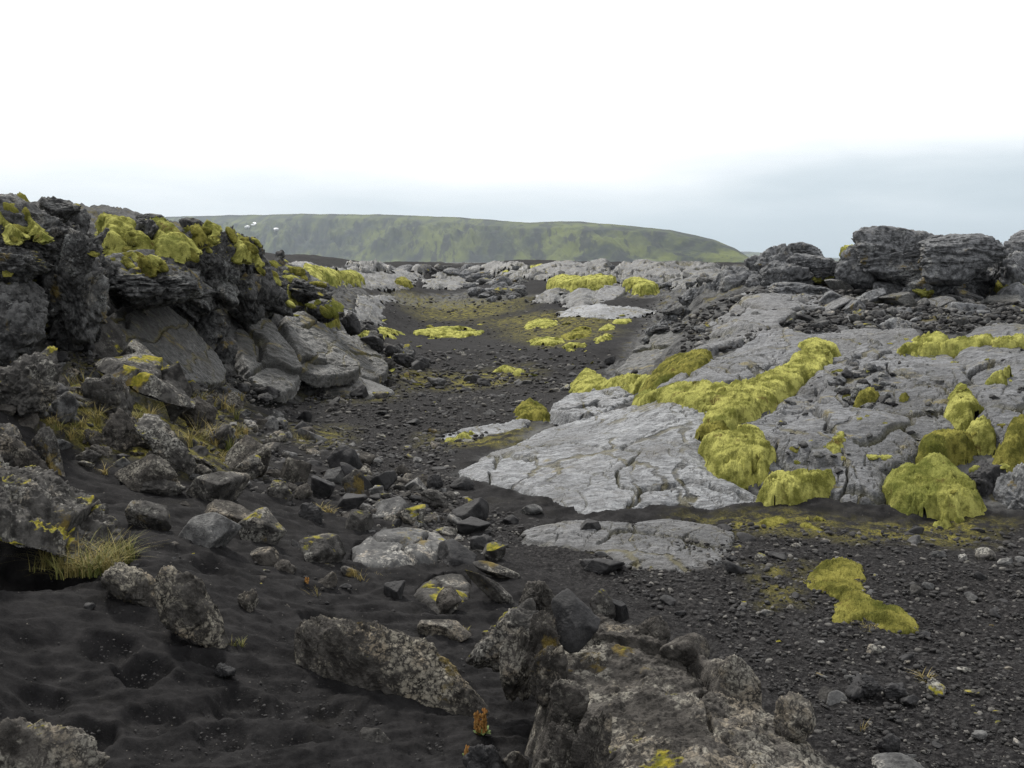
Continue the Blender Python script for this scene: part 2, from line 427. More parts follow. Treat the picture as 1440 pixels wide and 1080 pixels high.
MT = {
 'ground': ground_material(),
 'slab': slab_material('grey_lava_skin', (.086, .090, .097), (.335, .346, .362)),
 'slab_far': slab_material('far_lava_skin', (.030, .031, .032), (.118, .120, .120), .6),
 'slab_mid': slab_material('cracked_lava_skin', (.042, .044, .048), (.190, .195, .207), .6),
 'slab_dim': slab_material('weathered_lava_skin', (.055, .056, .059), (.175, .177, .182), .55),
 'lean': slab_material('dull_lava_skin', (.040, .041, .039), (.130, .129, .123), .75),
 'lichen': rock_material('lichen_crusted_lava', (.026, .024, .022), (.105, .097, .088), .56, (.245, .232, .20), .1, .04, .9, .2, .15),
 'lichen_moss': rock_material('mossy_lichen_lava', (.026, .024, .022), (.10, .094, .086), .7, (.27, .25, .205), .3, .03, .9, .2, .5),
 'lichen_dim': rock_material('sparse_lichen_lava', (.022, .021, .020), (.095, .091, .086), .62, (.235, .228, .205), .55, .025, .88, .25, .35),
 'cliff': rock_material('dark_clinker', (.016, .016, .0165), (.125, .125, .124), .3, (.20, .205, .20), .42, .03, .82, .35, .35),
 'outcrop': rock_material('grey_clinker', (.03, .031, .033), (.20, .204, .212), .25, (.26, .265, .26), .0, .03, .75, .4, .25),
 'dark': rock_material('fresh_black_lava', (.012, .012, .013), (.048, .047, .048), .0, (.2, .2, .2), .0, .012, .7, .4),
 'grey': rock_material('grey_broken_lava', (.042, .042, .043), (.15, .149, .146), .35, (.32, .31, .285), .25, .02, .8, .35, .3),
 'moss': moss_material('yellow_moss', (.145, .148, .034), (.44, .43, .125), (.095, .115, .026)),
 'moss_dim': moss_material('olive_moss', (.085, .086, .020), (.27, .25, .062), (.06, .075, .015)),
 'blade': plain('grass_blade', (.075, .10, .018), (.30, .235, .085), attr='tint'),
 'leaf': plain('leaf_green', (.05, .085, .02), (.11, .15, .045), 60),
 'stalk': plain('seed_stalk', (.28, .13, .035), (.36, .20, .06), 80),
 'snow': plain('old_snow', (.75, .77, .8), (.85, .86, .88), .3),
}
# ------------------------------------------------------------------ ground sheet
FEET = [(150,912,32,13),(197,944,34,13),(216,1012,38,15),(335,988,38,15),(310,1034,30,11),(425,992,46,12),(286,921,22,8),(446,872,20,7),(22,905,28,10),(60,985,30,10),(120,1040,34,11),(480,1010,46,11),(300,800,26,7),(530,905,26,7)]
PITS = [(200,560,7.95,.50,.34),(0,735,4.35,.34,.22),(240,470,11.0,.9,.3)]      # hollows under overhanging rock
def poly_plan(uv): return cast([p[0] for p in uv], [p[1] for p in uv])[:, :2]
ZONE = {
 'rock': [
  [(640,668),(780,580),(842,528),(915,428),(980,390),(1050,372),(1900,360),(1900,690),(1240,712),(1060,696),(900,704),(760,698)],
  [(-160,540),(60,560),(190,560),(330,560),(430,552),(560,515),(520,470),(470,400),(380,366),(-160,270)],
 ],
 'rockfar': [[(370,412),(480,432),(540,408),(700,404),(745,416),(850,414),(960,414),(1050,372),(420,371)],[(230,371),(480,371),(490,388),(370,412),(300,400)]],
 'gravel': [[(430,570),(620,470),(850,500),(760,570),(640,640),(640,700),(760,745),(1060,730),(1900,740),(1900,1200),(1100,1200),(860,850),(640,760),(480,660)]],
 'sandflat': [[(520,440),(940,440),(900,500),(620,505)]],
 'olive': [[(690,450),(760,440),(860,450),(850,475),(780,488),(720,470)],[(960,730),(1060,722),(1180,735),(1170,752),(1040,748)],[(430,530),(560,545),(540,562),(440,560)],
           [(90,440),(200,470),(190,560),(60,560)],[(560,408),(740,418),(720,440),(600,450)],[(1180,735),(1400,740),(1380,765),(1200,760)],[(560,520),(740,515),(730,540),(580,545)],
           [(600,610),(740,600),(720,625),(610,630)],[(1070,795),(1120,790),(1110,850),(1080,850)],[(60,545),(330,545),(345,665),(250,665),(150,640),(60,600)],[(420,600),(480,600),(470,630),(420,625)]],
}
def zone(x, y, key, soft):
    d = np.full(len(x), -9.0)
    r = np.hypot(x, y)
    for uv in ZONE[key]:
        d = np.maximum(d, sdist(x, y, poly_plan(uv)) / r)
    return sst(-soft, soft, d + .018 * fbm(np.stack([x / r * 14, np.log(r) * 16, r * 0], 1), 3))

def feet(x, y):
    out = np.zeros(len(x))
    c = cast([f[0] for f in FEET], [f[1] for f in FEET])
    for (u, v, w, h), q in zip(FEET, c):
        rr = math.hypot(q[0], q[1]); a = w * q[1] / F; b = a * 1.25
        ang = .5 + (u * 7 % 10) * .08
        dx, dy = x - q[0], y - q[1]
        m = (np.abs(dx) < .5) & (np.abs(dy) < .6)
        s, t = dx[m] * math.cos(ang) + dy[m] * math.sin(ang), -dx[m] * math.sin(ang) + dy[m] * math.cos(ang)
        e = np.hypot(s / a, t / b * 1.5) + .38 * fbm(np.stack([dx[m] * 9, dy[m] * 9, dx[m] * 0 + u], 1), 3) + .25 * t / b
        out[m] += (.8 + .3 * math.sin(u * 3.1)) * (-.058 * np.exp(-np.clip(e * .8, 0, None) ** 4) + .018 * np.exp(-((e - 1.35) / .35) ** 2))
    return out

def ground_fields(x, y):
    r = np.hypot(x, y)
    rk = np.maximum(zone(x, y, 'rock', .012), zone(x, y, 'rockfar', .006))
    rk = np.maximum(rk, sst(56, 62, r))
    gv = zone(x, y, 'gravel', .05) * (1 - .6 * zone(x, y, 'sandflat', .02))
    ol = zone(x, y, 'olive', .03)
    return rk, gv, ol

def ground_height(x, y, rk, gv):
    r = np.hypot(x, y)
    p = np.stack([x, y, np.zeros(len(x))], 1)
    near = np.clip(10 / r, .25, 1)
    z = H(x, y) + lowf(x, y)
    # wind-shaped sand: low swells, lee edges
    q = np.stack([x * 1.1 + y * 1.7, y * 4.2 - x * 2.6, x * 0], 1)
    sand = fbm(q * 1.0, 3, .5, 2.0, 2) * .034 + fbm(p * 6, 3) * .022 + fbm(q * 2.4, 3, .55, 2.0, 2) * .020 + fbm(p * 26, 3, .65) * .007 + fbm(p * 85, 2) * .004
    grav = fbm(p * 5, 3) * .02 + fbm(p * 17, 3, .6, 2.1, 1) * .014 * near
    rock = fbm(p * 1.6, 4, .55, 2.1, 1) * .07 * np.clip(r / 10, .6, 3) + fbm(p * 7, 4, .6, 2.1, 1) * .045 * np.clip(r / 12, .6, 2.0)
    far = np.clip((115 - r) / 40, 0, 1)
    rock = rock * np.where((x < -1.2) & (r > 7) & (r < 14), 1.8, 1.0)
    z += (sand * (1 - gv) * (1 - rk) * near + grav * gv * (1 - rk)) * far
    under = np.zeros(len(x), bool)
    for poly, lift in TOPS: under |= inside(x, y, poly)
    z += np.where(under, -.06 + np.minimum(rock, 0) * .3, (rock - .02) * rk * far)
    for u, v, Y, rad, dp in PITS:
        q = at(u, v, Y); e = np.hypot(x - q[0], y - q[1]) / rad
        z = z - dp * np.exp(-e ** 4)
    return z

def build_ground():
    th = np.concatenate([np.linspace(-math.pi, -.62, 70)[:-1], np.linspace(-.62, .62, 860), np.linspace(.62, math.pi, 70)[1:]])
    rr = [.25]
    while rr[-1] < 92:
        r = rr[-1]
        rr.append(r * (1 + (.02 if r < 2.3 else min(.0026 * (r / 3) ** .62, .011))))
    rr = np.array(rr + list(np.geomspace(100, 6000, 40)))
    A, B = np.meshgrid(th, rr)
    x, y = (np.sin(A) * B).ravel(), (np.cos(A) * B).ravel()
    rk, gv, ol = ground_fields(x, y)
    z = ground_height(x, y, rk, gv)
    m = (np.hypot(x, y) < 8) & (y > 0)
    z[m] += feet(x[m], y[m]) * (1 - rk[m])
    n, k = A.shape
    V = np.stack([x, y, z], 1)
    i, j = np.meshgrid(np.arange(n - 1), np.arange(k - 1), indexing='ij')
    f = np.stack([i * k + j, i * k + j + 1, (i + 1) * k + j + 1, (i + 1) * k + j], -1).reshape(-1, 4)[:, ::-1]
    V = np.concatenate([V, [[0, 0, float(z[0])]]])
    z0 = V[:k, 2]; V[:k, 2] = z0.mean(); V[-1, 2] = z0.mean()
    rk, gv, ol = [np.append(q, 0) for q in (rk, gv, ol)]
    cap = np.array([[j, j + 1, len(V) - 1, len(V) - 1] for j in range(k - 1)])
    me = mk_mesh('ground', V, f, MT['ground'], True, {'rock': rk, 'gravel': gv, 'olive': ol})
    o = link('ground', me); o['kind'] = 'structure'
    print('ground', len(V), round(time.time() - T0, 1))
    return o

# ------------------------------------------------------------------ sheets that follow the ground: lava slabs and moss cushions
TOPS = []     # (outline, lift) of the slabs, so that moss sits on them
def polar_grid(poly, st=1.0):
    r = np.hypot(poly[:, 0], poly[:, 1]); t = np.arctan2(poly[:, 0], poly[:, 1])
    r0, r1, t0, t1 = r.min() * .98, r.max() * 1.02, t.min() - .01, t.max() + .01
    A, B = np.meshgrid(np.arange(t0, t1, .00115 * st), np.exp(np.arange(math.log(r0), math.log(r1), .0036 * st)))
    return A.shape, (np.sin(A) * B).ravel(), (np.cos(A) * B).ravel()

def slab(label, uv, thick, mat='slab', seed=0, crack=1.6, edge=.07, name='lava_slab', group=None, st=.85, depth_c=.05, step=.025):
    poly = poly_plan(uv)
    rm = np.hypot(poly[:, 0], poly[:, 1]).mean()
    (n, k), x, y = polar_grid(poly, st)
    p = np.stack([x, y, np.full(len(x), seed * 3.7)], 1)
    d = sdist(x, y, round_poly(poly, 1)) + fbm(p * 1.7, 3) * .16 * rm / 8 + fbm(p * 9, 3, .6) * .04 * rm / 8
    keep = d > -.09
    w = np.stack([x, y], 1) * (crack * 8 / rm) + np.stack([fbm(p * 1.3, 3), fbm(p * 1.3 + 40, 3)], 1) * .55
    cd, cr = cells(w * np.array([1.0, .8]), seed)
    cd2, cr2 = cells(w * 2.7 + 5, seed + 3)
    ck = (1 - sst(.006, .045 + .03 * (step > .03), cd)) * (fbm(p * .9 + 3, 2) > -.25)
    ck2 = (1 - sst(.008, .05, cd2)) * .45 * (fbm(p * .8 + 9, 2) > -.1)
    top = thick * np.clip(.55 + 1.3 * fbm(p * .8 + 21, 2), .12, 1.2) * sst(-.05, edge, d)
    dome = .03 * sst(0, .5, d)
    q = np.stack([x * .88 + y * .47, (y * .88 - x * .47) * 2.6, p[:, 2]], 1)
    z = H(x, y) + lowf(x, y) + top + dome + (cr - .5) * step * sst(0, .15, d) + (fbm(q * 4.5, 5, .62, 2.1, 2) * .017 + fbm(p * 7, 4, .6) * .014 + fbm(p * 22, 3, .6) * .008) * sst(-.01, .12, d)
    z += fbm(p * 1.2, 3) * .05
    z -= np.maximum(ck * depth_c, ck2 * depth_c * .7) * sst(-.02, .05, d)
    z -= .12 * (1 - sst(-.09, .02, d))
    f, used = grid_faces(keep.reshape(n, k))
    u = used.ravel()
    V = np.stack([x, y, z], 1)[u]
    c = V.mean(0); c[2] = V[:, 2].min()
    me = mk_mesh(name, V - c, f, MT[mat], True, {'crack': np.maximum(ck, ck2)[u]})
    o = link(name, me, c); tag(o, label, 'lava slab', group)
    TOPS.append((poly, thick + .05))
    return o

def moss(label, uv, high, mat='moss', seed=0, width=.12, lift=.03, name='moss_cushion', group=None, st=.6, lump=1.0, cat='moss', wl=.052, ragged=.40):
    poly = poly_plan(uv)
    rm = np.hypot(poly[:, 0], poly[:, 1]).mean()
    (n, k), x, y = polar_grid(poly, st)
    p = np.stack([x, y, np.full(len(x), seed * 5.1)], 1)
    s = rm / 8
    d = sdist(x, y, round_poly(poly, 2)) + fbm(p * 6 / s, 3) * .045 * s + fbm(p * 30 / s, 2) * .016 * s
    d = d - np.clip(fbm(p * 4.2 / s + 11, 4, .62) * ragged - .02, 0, 1) * s
    keep = d > -.07 * s
    e = np.clip(d / (width * s), 0, 1)
    prof = (1 - (1 - e) ** 2.2) * .8 + .2 * np.sqrt(1 - (1 - e) ** 2)
    q = np.stack([x * 1.7 + y * .6, y * .7 - x * .3, p[:, 2]], 1)
    wq = q + .30 * np.stack([fbm(q * 2, 2), fbm(q * 2 + 31, 2), q[:, 0] * 0], 1)
    bub = bubbles(wq[:, :2] * 3.6 / s, seed) - .55
    bub2 = bubbles(wq[:, :2] * np.array([9.5, 8]) / s + 3, seed + 1) - .55
    z = H(x, y) + lowf(x, y) + lift * sst(-.06, .05, d) + fbm(p * 1.2, 3) * .04 * (lift > .05)
    z += high * .16 * prof + lump * s ** .5 * prof * (bub * wl + bub2 * .024 + fbm(p * 3 / s, 2) * .03) + high * .05 * prof + (fbm(p * 40 / s, 2, .65, 2.1, 1) * .010 + fbm(p * 95 / s, 2, .7) * .008) * s * e
    z += np.random.default_rng(seed).normal(size=len(x)) * .0035 * min(s, 1.6) * sst(-.02, .03, d)
    z -= (.09 * s) * (1 - sst(-.075 * s, .01, d))
    f, used = grid_faces(keep.reshape(n, k)); u = used.ravel()
    V = np.stack([x, y, z], 1)[u]
    c = V.mean(0); c[2] = V[:, 2].min()
    o = link(name, mk_mesh(name, V - c, f, MT[mat]), c)
    return tag(o, label, cat, group)

# ------------------------------------------------------------------ thick slabs with a free attitude (u, v, depth per corner)
def block(label, uvy, thick, mat='lean', seed=0, crack=1.2, res=None, name='lava_slab', edge=.05, rough=1.0, group=None, cat='lava slab', lum=0.0, bow=.0, depth_c=.05):
    P3 = np.array([at(*q) for q in uvy])
    c = P3.mean(0)
    U, S, Wt = np.linalg.svd(P3 - c)
    nrm = Wt[2]
    if nrm[2] < 0: nrm = -nrm
    if nrm @ (np.array([0, 0, CZ]) - c) < 0 and abs(nrm[2]) < .3: nrm = -nrm
    e1 = np.cross([0, 1, 0.001], nrm); e1 /= np.linalg.norm(e1); e2 = np.cross(nrm, e1)
    L = P3 - c
    poly = np.stack([L @ e1, L @ e2], 1); res_n = L @ nrm
    if sum(poly[i][0] * poly[(i + 1) % len(poly)][1] - poly[(i + 1) % len(poly)][0] * poly[i][1] for i in range(len(poly))) < 0: poly = poly[::-1]; res_n = res_n[::-1]
    res = res or max(.006, c[1] * .0011)
    a = np.arange(poly[:, 0].min() - .1, poly[:, 0].max() + .1, res); b = np.arange(poly[:, 1].min() - .1, poly[:, 1].max() + .1, res)
    A, B = np.meshgrid(a, b); s, t = A.ravel(), B.ravel()
    p = np.stack([s, t, np.full(len(s), seed * 3.3)], 1)
    k8 = c[1] / 8
    d = sdist(s, t, round_poly(poly, 1)) + rough * (fbm(p * 2.5, 3) * .07 + fbm(p * 10, 3, .6) * .03)
    if name.startswith('moss'): d = d - np.clip(fbm(p * 4 + 7, 4, .62) * .5 - .03, 0, 1)
    keep = d > -.03
    w8 = 1 / (((s[:, None] - poly[:, 0]) ** 2 + (t[:, None] - poly[:, 1]) ** 2) + .02)
    base = (w8 * res_n).sum(1) / w8.sum(1)
    w = np.stack([s, t], 1) * crack + np.stack([fbm(p * 1.3, 3), fbm(p * 1.3 + 40, 3)], 1) * .4
    cd, cr = cells(w, seed)
    ck = 1 - sst(.012, .05, cd)
    q = np.stack([s * .9 + t * .4, (t * .9 - s * .4) * 2.2, p[:, 2]], 1)
    if name.startswith('moss'): rough *= .3
    h = base + (cr - .5) * .08 * (not name.startswith('moss')) + rough * (fbm(p * 2, 4, .55) * .09 + fbm(q * 5, 4, .6, 2.1, 2) * .022 + fbm(p * 20, 3, .6) * .008) - ck * depth_c
    if name.startswith('moss'):
        g2 = np.stack([(s * .78 - t * .62) * 2.6, (s * .62 + t * .78) * 7.5], 1) + .35 * np.stack([fbm(p * 2.5, 2), fbm(p * 2.5 + 9, 2)], 1)
        h += (bubbles(g2, seed) - .6) * .10 + (bubbles(g2 * 2.6 + 5, seed) - .6) * .04 + np.random.default_rng(seed).normal(size=len(s)) * .004
    elif lum: h += lum * (fbm(p * 5, 4, .55, 2.1, 1) * .045 + fbm(p * 24, 3, .6, 2.1, 1) * .016 + np.clip(fbm(p * 60, 2), 0, 1) * .012)
    h += bow * sst(0, .4, d)
    rim = sst(-.03, edge, d)
    h = h * (rim * .6 + .4) - (1 - rim) * thick
    f, used = grid_faces(keep.reshape(A.shape)); u = used.ravel()
    V = c + s[u, None] * e1 + t[u, None] * e2 + h[u, None] * nrm
    nv = len(V)
    Vb = c + s[u, None] * e1 + t[u, None] * e2 + (-thick - .04 * np.clip(d[u], 0, 1))[:, None] * nrm
    bd = np.minimum(h[u], -thick * 1.0)
    V2 = np.concatenate([V, Vb]); f2 = np.concatenate([f, f[:, ::-1] + nv])
    o0 = np.array([c[0], c[1], V2[:, 2].min()])
    if not name.startswith('moss'): TOPS.append((P3[:, :2], 0))
    o = link(name, mk_mesh(name, V2 - o0, f2, MT[mat], True, {'crack': np.concatenate([ck[u], np.zeros(nv)])}), o0)
    return tag(o, label, cat, group)

# ------------------------------------------------------------------ boulders
_ICO = {}
def ico(level):
    if level not in _ICO:
        bm = bmesh.new(); bmesh.ops.create_icosphere(bm, subdivisions=level, radius=1)
        bm.verts.index_update()
        V = np.array([v.co[:] for v in bm.verts], np.float32); Fc = np.array([[v.index for v in f.verts] for f in bm.faces], np.int32)
        bm.free(); _ICO[level] = (V / np.linalg.norm(V, axis=1)[:, None], Fc)
    return _ICO[level]

KIND = {  # planes, sharpness, plane spread, medium, fine, noise mode
 'angular': (11, 26, .42, .10, .030, 0),
 'slabby': (9, 22, .40, .10, .040, 0),
 'rough': (14, 9, .35, .24, .075, 1),
 'clinker': (16, 6, .3, .34, .11, 1),
 'lobe': (30, 3, .12, .10, .05, 1),
 'ledge': (16, 6, .3, .13, .06, 1),
 'rope': (12, 7, .3, .16, .06, 1),
 'round': (14, 5, .22, .14, .03, 0),
 'cushion': (20, 4, .2, .16, .03, 1),
}
def rock_shape(level, kind, seed, ratio=(1, 1, 1), ang=0, yaw=0, px=100):
    g = np.random.default_rng(seed)
    D, Fc = ico(level)
    K, pw, spread, am, af, mode = KIND[kind]
    N = g.normal(size=(K, 3)); N /= np.linalg.norm(N, axis=1)[:, None]
    o = 1 - spread * g.random(K)
    t = np.clip(D @ N.T, 1e-4, None) / o
    rad = (t ** pw).sum(1) ** (-1.0 / pw)
    rad = np.minimum(rad, 1.6)
    V = D * rad[:, None] * np.array(ratio, np.float32)
    off = g.random(3) * 50
    q = V + off
    q = q * np.array([1, 1, 2.0 if kind == 'rope' else 1.0])
    wq = q + .25 * np.stack([pn(q * 1.5), pn(q * 1.5 + 20), pn(q * 1.5 + 40)], 1)
    m = fbm(wq * 1.6, 4, .5, 2.1, mode) * am
    fine = fbm(wq * 7.5, 4 if px > 60 else 3, .62, 2.1, 1 if mode else 2) * af
    if px > 150: fine = fine + fbm(wq * 30, 3, .62, 2.1, 1) * af * .34
    V = V + D * (m + fine)[:, None]
    ca, sa = math.cos(ang), math.sin(ang); cy, sy = math.cos(yaw), math.sin(yaw)
    V = V @ np.array([[cy, sy, 0], [-sy, cy, 0], [0, 0, 1]])
    V = V @ np.array([[ca, 0, sa], [0, 1, 0], [-sa, 0, ca]])
    mn, mx = V.min(0), V.max(0)
    return (V - (mn + mx) / 2) / ((mx - mn) / 2), Fc

def lvl(px): return 8 if px > 420 else 7 if px > 170 else 6 if px > 62 else 5 if px > 24 else 4
def rock(label, box, mat='lichen', kind='rough', seed=1, Y=None, dep=.8, bury=.28, ratio=(1, 1, 1), ang=0, yaw=0, name='boulder', cat='rock', group=None, zoff=0.0):
    """box = (u0, v0, u1, v1) in the photo; stands on the ground where its foot is seen, or at depth Y"""
    u0, v0, u1, v1 = box
    uc = (u0 + u1) / 2
    if Y is None:
        foot = cast(uc, v1)[0]
        Wd = (u1 - u0) * foot[1] / F
        Yc = foot[1] + Wd * dep * .42
        zb = foot[2]
    else:
        Yc = Y; Wd = (u1 - u0) * Y / F; zb = float(at(uc, v1, Y)[2])
    Wd = (u1 - u0) * Yc / F
    zt = float(at(uc, v0, Yc)[2])
    hh = max(zt - zb, .12 * Wd)
    zb2 = zb - bury * hh
    V, Fc = rock_shape(lvl(max(u1 - u0, v1 - v0)), kind, seed, ratio, R(-ang), R(yaw), u1 - u0)
    xc = (uc - 720) / F * (Yc * CP)
    xc = float(at(uc, (v0 + v1) / 2, Yc)[0])
    V = V * np.array([Wd / 2, Wd * dep / 2, (zt - zb2) / 2])
    V[:, 2] += (zt - zb2) / 2
    o = link(name, mk_mesh(name, V, Fc, MT[mat]), (xc, Yc, zb2 + zoff))
    return tag(o, label, cat, group)

# ------------------------------------------------------------------ small plants
def blades(n, rad, h, seed, lean=.5, straw=.5, w=.004, up=None):
    g = np.random.default_rng(seed); V = []; Fc = []; T = []
    ncl = max(3, n // 22)
    cl = [(rad * math.sqrt(g.random()), g.random() * 6.283, .5 + .7 * g.random(), g.normal(straw, .22)) for _ in range(ncl)]
    for _ in range(n):
        cq, ca_, ch, cs_ = cl[g.integers(ncl)]
        bx, by = cq * math.cos(ca_) + g.normal() * rad * .10, (cq * math.sin(ca_)) * .7 + g.normal() * rad * .08
        L = h * ch * (.45 + .75 * g.random()); d = g.random() * 6.283; ln = lean * (.3 + g.random())
        tt = min(1, max(0, g.normal(cs_, .18))); ww = w * (.7 + .6 * g.random())
        px, py = -math.sin(d), math.cos(d); b0 = len(V)
        for i in range(5):
            s = i / 4; out = ln * L * s * s; z = L * s * (1 - .35 * ln * s); k = ww * (1 - s * .92)
            for sg in (-1, 1):
                V.append((bx + math.cos(d) * out + px * k * sg, by + math.sin(d) * out + py * k * sg, z - .02)); T.append(min(1, tt + .25 * s))
            if i: Fc.append((b0 + 2 * i - 2, b0 + 2 * i - 1, b0 + 2 * i + 1, b0 + 2 * i))
    return V, Fc, T
def tuft(label, u, v, wpx, hpx, n, seed, straw=.5, lean=.6, name='grass_tuft', group=None, lift=0, Y=None):
    q = cast(u, v)[0] if Y is None else at(u, v, Y)
    rad = wpx / 2 * q[1] / F; h = hpx * q[1] / F
    V, Fc, T = blades(n, rad, h, seed, lean, straw, max(.0014, .00042 * q[1]))
    x, y = float(q[0]), float(q[1])
    o = link(name, mk_mesh(name, V, Fc, MT['blade'], True, {'tint': T}), (x, y, float(q[2]) + lift))
    return tag(o, label, 'grass', group)

def leaf_mesh(L, w, seed, curl=.5):
    V = []; Fc = []
    for i in range(7):
        s = i / 6; k = w * math.sin(math.pi * min(1, .12 + s * .88)) ** .8 if i < 6 else w * .05
        for j, sg in enumerate((-1, 0, 1)):
            V.append((L * s, k * sg, L * .55 * math.sin(s * 2.2) * curl + abs(sg) * k * .3))
        if i:
            b = 3 * i
            Fc += [(b - 3, b - 2, b + 1, b), (b - 2, b - 1, b + 2, b + 1)]
    return mk_mesh('leaf', V, Fc, MT['leaf'])
def stalk_mesh(h, seed, tilt=.2):
    g = np.random.default_rng(seed); V = []; Fc = []
    a = g.random() * 6.28
    def tube(pts, rads, k=6):
        b0 = len(V)
        for i, (q, r) in enumerate(zip(pts, rads)):
            for j in range(k):
                t = j / k * 6.283; V.append((q[0] + r * math.cos(t), q[1] + r * math.sin(t), q[2]))
            if i:
                for j in range(k):
                    Fc.append((b0 + (i - 1) * k + j, b0 + (i - 1) * k + (j + 1) % k, b0 + i * k + (j + 1) % k, b0 + i * k + j))
    pts = [(math.cos(a) * tilt * h * s * s, math.sin(a) * tilt * h * s * s, h * s) for s in np.linspace(0, 1, 6)]
    tube(pts, [.0035, .003, .003, .003, .0025, .001])
    for i in range(16):                      # seed husks up the stalk
        s = .4 + .6 * i / 16; c = (math.cos(a) * tilt * h * s * s, math.sin(a) * tilt * h * s * s, h * s); t = g.random() * 6.28; r = .008 * (1.3 - s)
        c2 = (c[0] + math.cos(t) * .007, c[1] + math.sin(t) * .007, c[2])
        tube([(c2[0], c2[1], c2[2] - .006), c2, (c2[0], c2[1], c2[2] + .008)], [.001, .004 + r * .3, .001], 5)
    return mk_mesh('seed_stalk', V, Fc, MT['stalk'])
def leafy(label, u, v, size, leaves, stalks, seed, name='leafy_plant'):
    q = cast(u, v)[0]; x, y = float(q[0]), float(q[1])
    e = bpy.data.objects.new(name, None); COL.objects.link(e); e.location = (x, y, float(q[2]) + .005); tag(e, label, 'plant')
    g = np.random.default_rng(seed)
    for i in range(leaves):
        o = link('leaf', leaf_mesh(size * (.6 + .5 * g.random()), size * .2, seed + i), (0, 0, .005), e)
        o.rotation_euler = (0, -.25 - .4 * g.random(), i / leaves * 6.283 + g.random() * .5)
    for i in range(stalks):
        o = link('seed_stalk', stalk_mesh(size * (1.1 + .7 * g.random()), seed + 50 + i), ((g.random() - .5) * size * .7, (g.random() - .5) * size * .5, 0), e)
    return e
# ================================================================== the place
# ---- lava slabs of the right slope
slab('broad smooth grey lava slab rising from the sand in the middle of the photo', [(640,668),(690,640),(760,612),(830,590),(884,572),(960,560),(1010,570),(1010,605),(990,640),(1010,665),(1065,690),(1075,702),(1000,714),(930,710),(870,720),(820,722),(790,710),(750,692),(700,682)], .07, 'slab', 1, .9, .16)
slab('low flat grey lava slab nearly buried in black sand below the broad smooth slab', [(728,748),(790,735),(870,740),(960,732),(1030,742),(1035,760),(1020,790),(960,806),(890,796),(850,780),(780,772),(735,766)], .02, 'slab_dim', 2, 1.5, .12)
slab('grey slab between the two big moss streaks, above the long yellow one', [(905,560),(985,515),(1040,486),(1085,462),(1135,474),(1150,490),(1115,520),(1075,545),(1000,562)], .07, 'slab_mid', 3, 1.6, step=.07, depth_c=.07)
slab('grey slab strip high on the right slope just under the clinker boulders', [(962,506),(1000,460),(1050,430),(1100,416),(1140,426),(1118,452),(1085,465),(1030,482),(992,502)], .11, 'slab_dim', 4, 1.8, step=.08, depth_c=.07)
slab('large cracked grey slab in the middle of the right slope, right of the moss streak', [(1040,606),(1090,572),(1125,552),(1180,505),(1230,486),(1262,500),(1340,496),(1362,545),(1350,600),(1300,648),(1240,676),(1200,668),(1140,662),(1080,650),(1068,620)], .10, 'slab_mid', 5, 2.2, step=.07, depth_c=.07)
slab('lower cracked grey slab reaching down to the big moss cushion', [(1070,640),(1150,648),(1255,662),(1250,708),(1185,708),(1130,690),(1070,692)], .09, 'slab_mid', 6, 2.3, step=.07, depth_c=.07)
slab('grey slab cut by the right edge of the photo, right of the moss column', [(1340,492),(1440,490),(1760,498),(1760,660),(1420,650),(1385,620),(1366,570),(1350,545)], .10, 'slab_mid', 7, 2.1, step=.07, depth_c=.07)
slab('thin grey slab strip above the straight moss line on the right', [(1110,490),(1150,470),(1210,464),(1300,468),(1345,488),(1260,500),(1230,492),(1180,508)], .09, 'slab_dim', 8, 1.6)
slab('weathered grey slab below the layered outcrop at the right edge', [(1335,486),(1400,466),(1740,452),(1740,500),(1380,492)], .09, 'slab_dim', 9, 1.6)
slab('pale narrow slab lying flat in the gravel of the valley', [(613,613),(640,602),(700,593),(748,591),(742,602),(690,612),(640,623)], .03, 'slab', 10, 1.0, .08)
slab('olive tinted low slab at the foot of the dark leaning slabs on the left', [(432,532),(500,522),(548,545),(552,558),(512,561),(450,547)], .05, 'lean', 13, 1.0)
slab('flat speckled grey slab among the rubble left of the middle', [(488,795),(500,766),(540,756),(600,752),(640,766),(622,792),(560,802)], .07, 'grey', 14, 1.4, .05)
slab('broken lichen slab between the speckled slab and the foreground boulder', [(585,832),(622,806),(662,812),(660,848),(625,862),(590,848)], .06, 'lichen_dim', 15, 1.8, .05)
slab('long light slab on the far left rim of the basin', [(385,378),(430,372),(500,378),(560,392),(520,406),(470,392),(410,392)], .12, 'slab_far', 16, 1.2, .5)
slab('wide grey slab face on the far rim above the dark basin', [(590,404),(605,376),(680,374),(700,386),(660,406)], .12, 'slab_far', 17, 1.4, .5)
slab('grey slab on the far rim left of the wide slab face', [(500,398),(530,378),(590,376),(585,402),(550,410)], .12, 'slab_far', 18, 1.2, .5)
slab('pale sand worn slab below the split slabs at the back of the basin', [(775,446),(800,432),(840,430),(930,432),(900,444),(840,448)], .06, 'slab', 19, .8, .4)
slab('grey slab left of the split slabs at the back of the basin', [(745,424),(775,402),(800,404),(785,428)], .12, 'slab_far', 20, 1.2, .4)
slab('left one of the two split slabs at the back of the basin', [(785,430),(805,408),(835,408),(850,424),(825,432)], .12, 'slab_far', 21, 1.0, .4)
slab('dark slab under the rim left of the basin', [(475,440),(500,412),(560,410),(540,430),(500,448)], .12, 'slab_far', 22, 1.2, .4)
slab('grey lava shelf closing the basin right of the middle', [(690,392),(720,378),(800,376),(870,378),(850,394),(780,398)], .25, 'slab_far', 23, 1.6, .4, step=.25, depth_c=.2)
slab('ropy grey lava shelf at the right end of the far rim', [(850,392),(880,377),(960,376),(1030,378),(1020,394),(940,402),(890,398)], .25, 'slab_far', 24, 1.8, .4, step=.25, depth_c=.2)
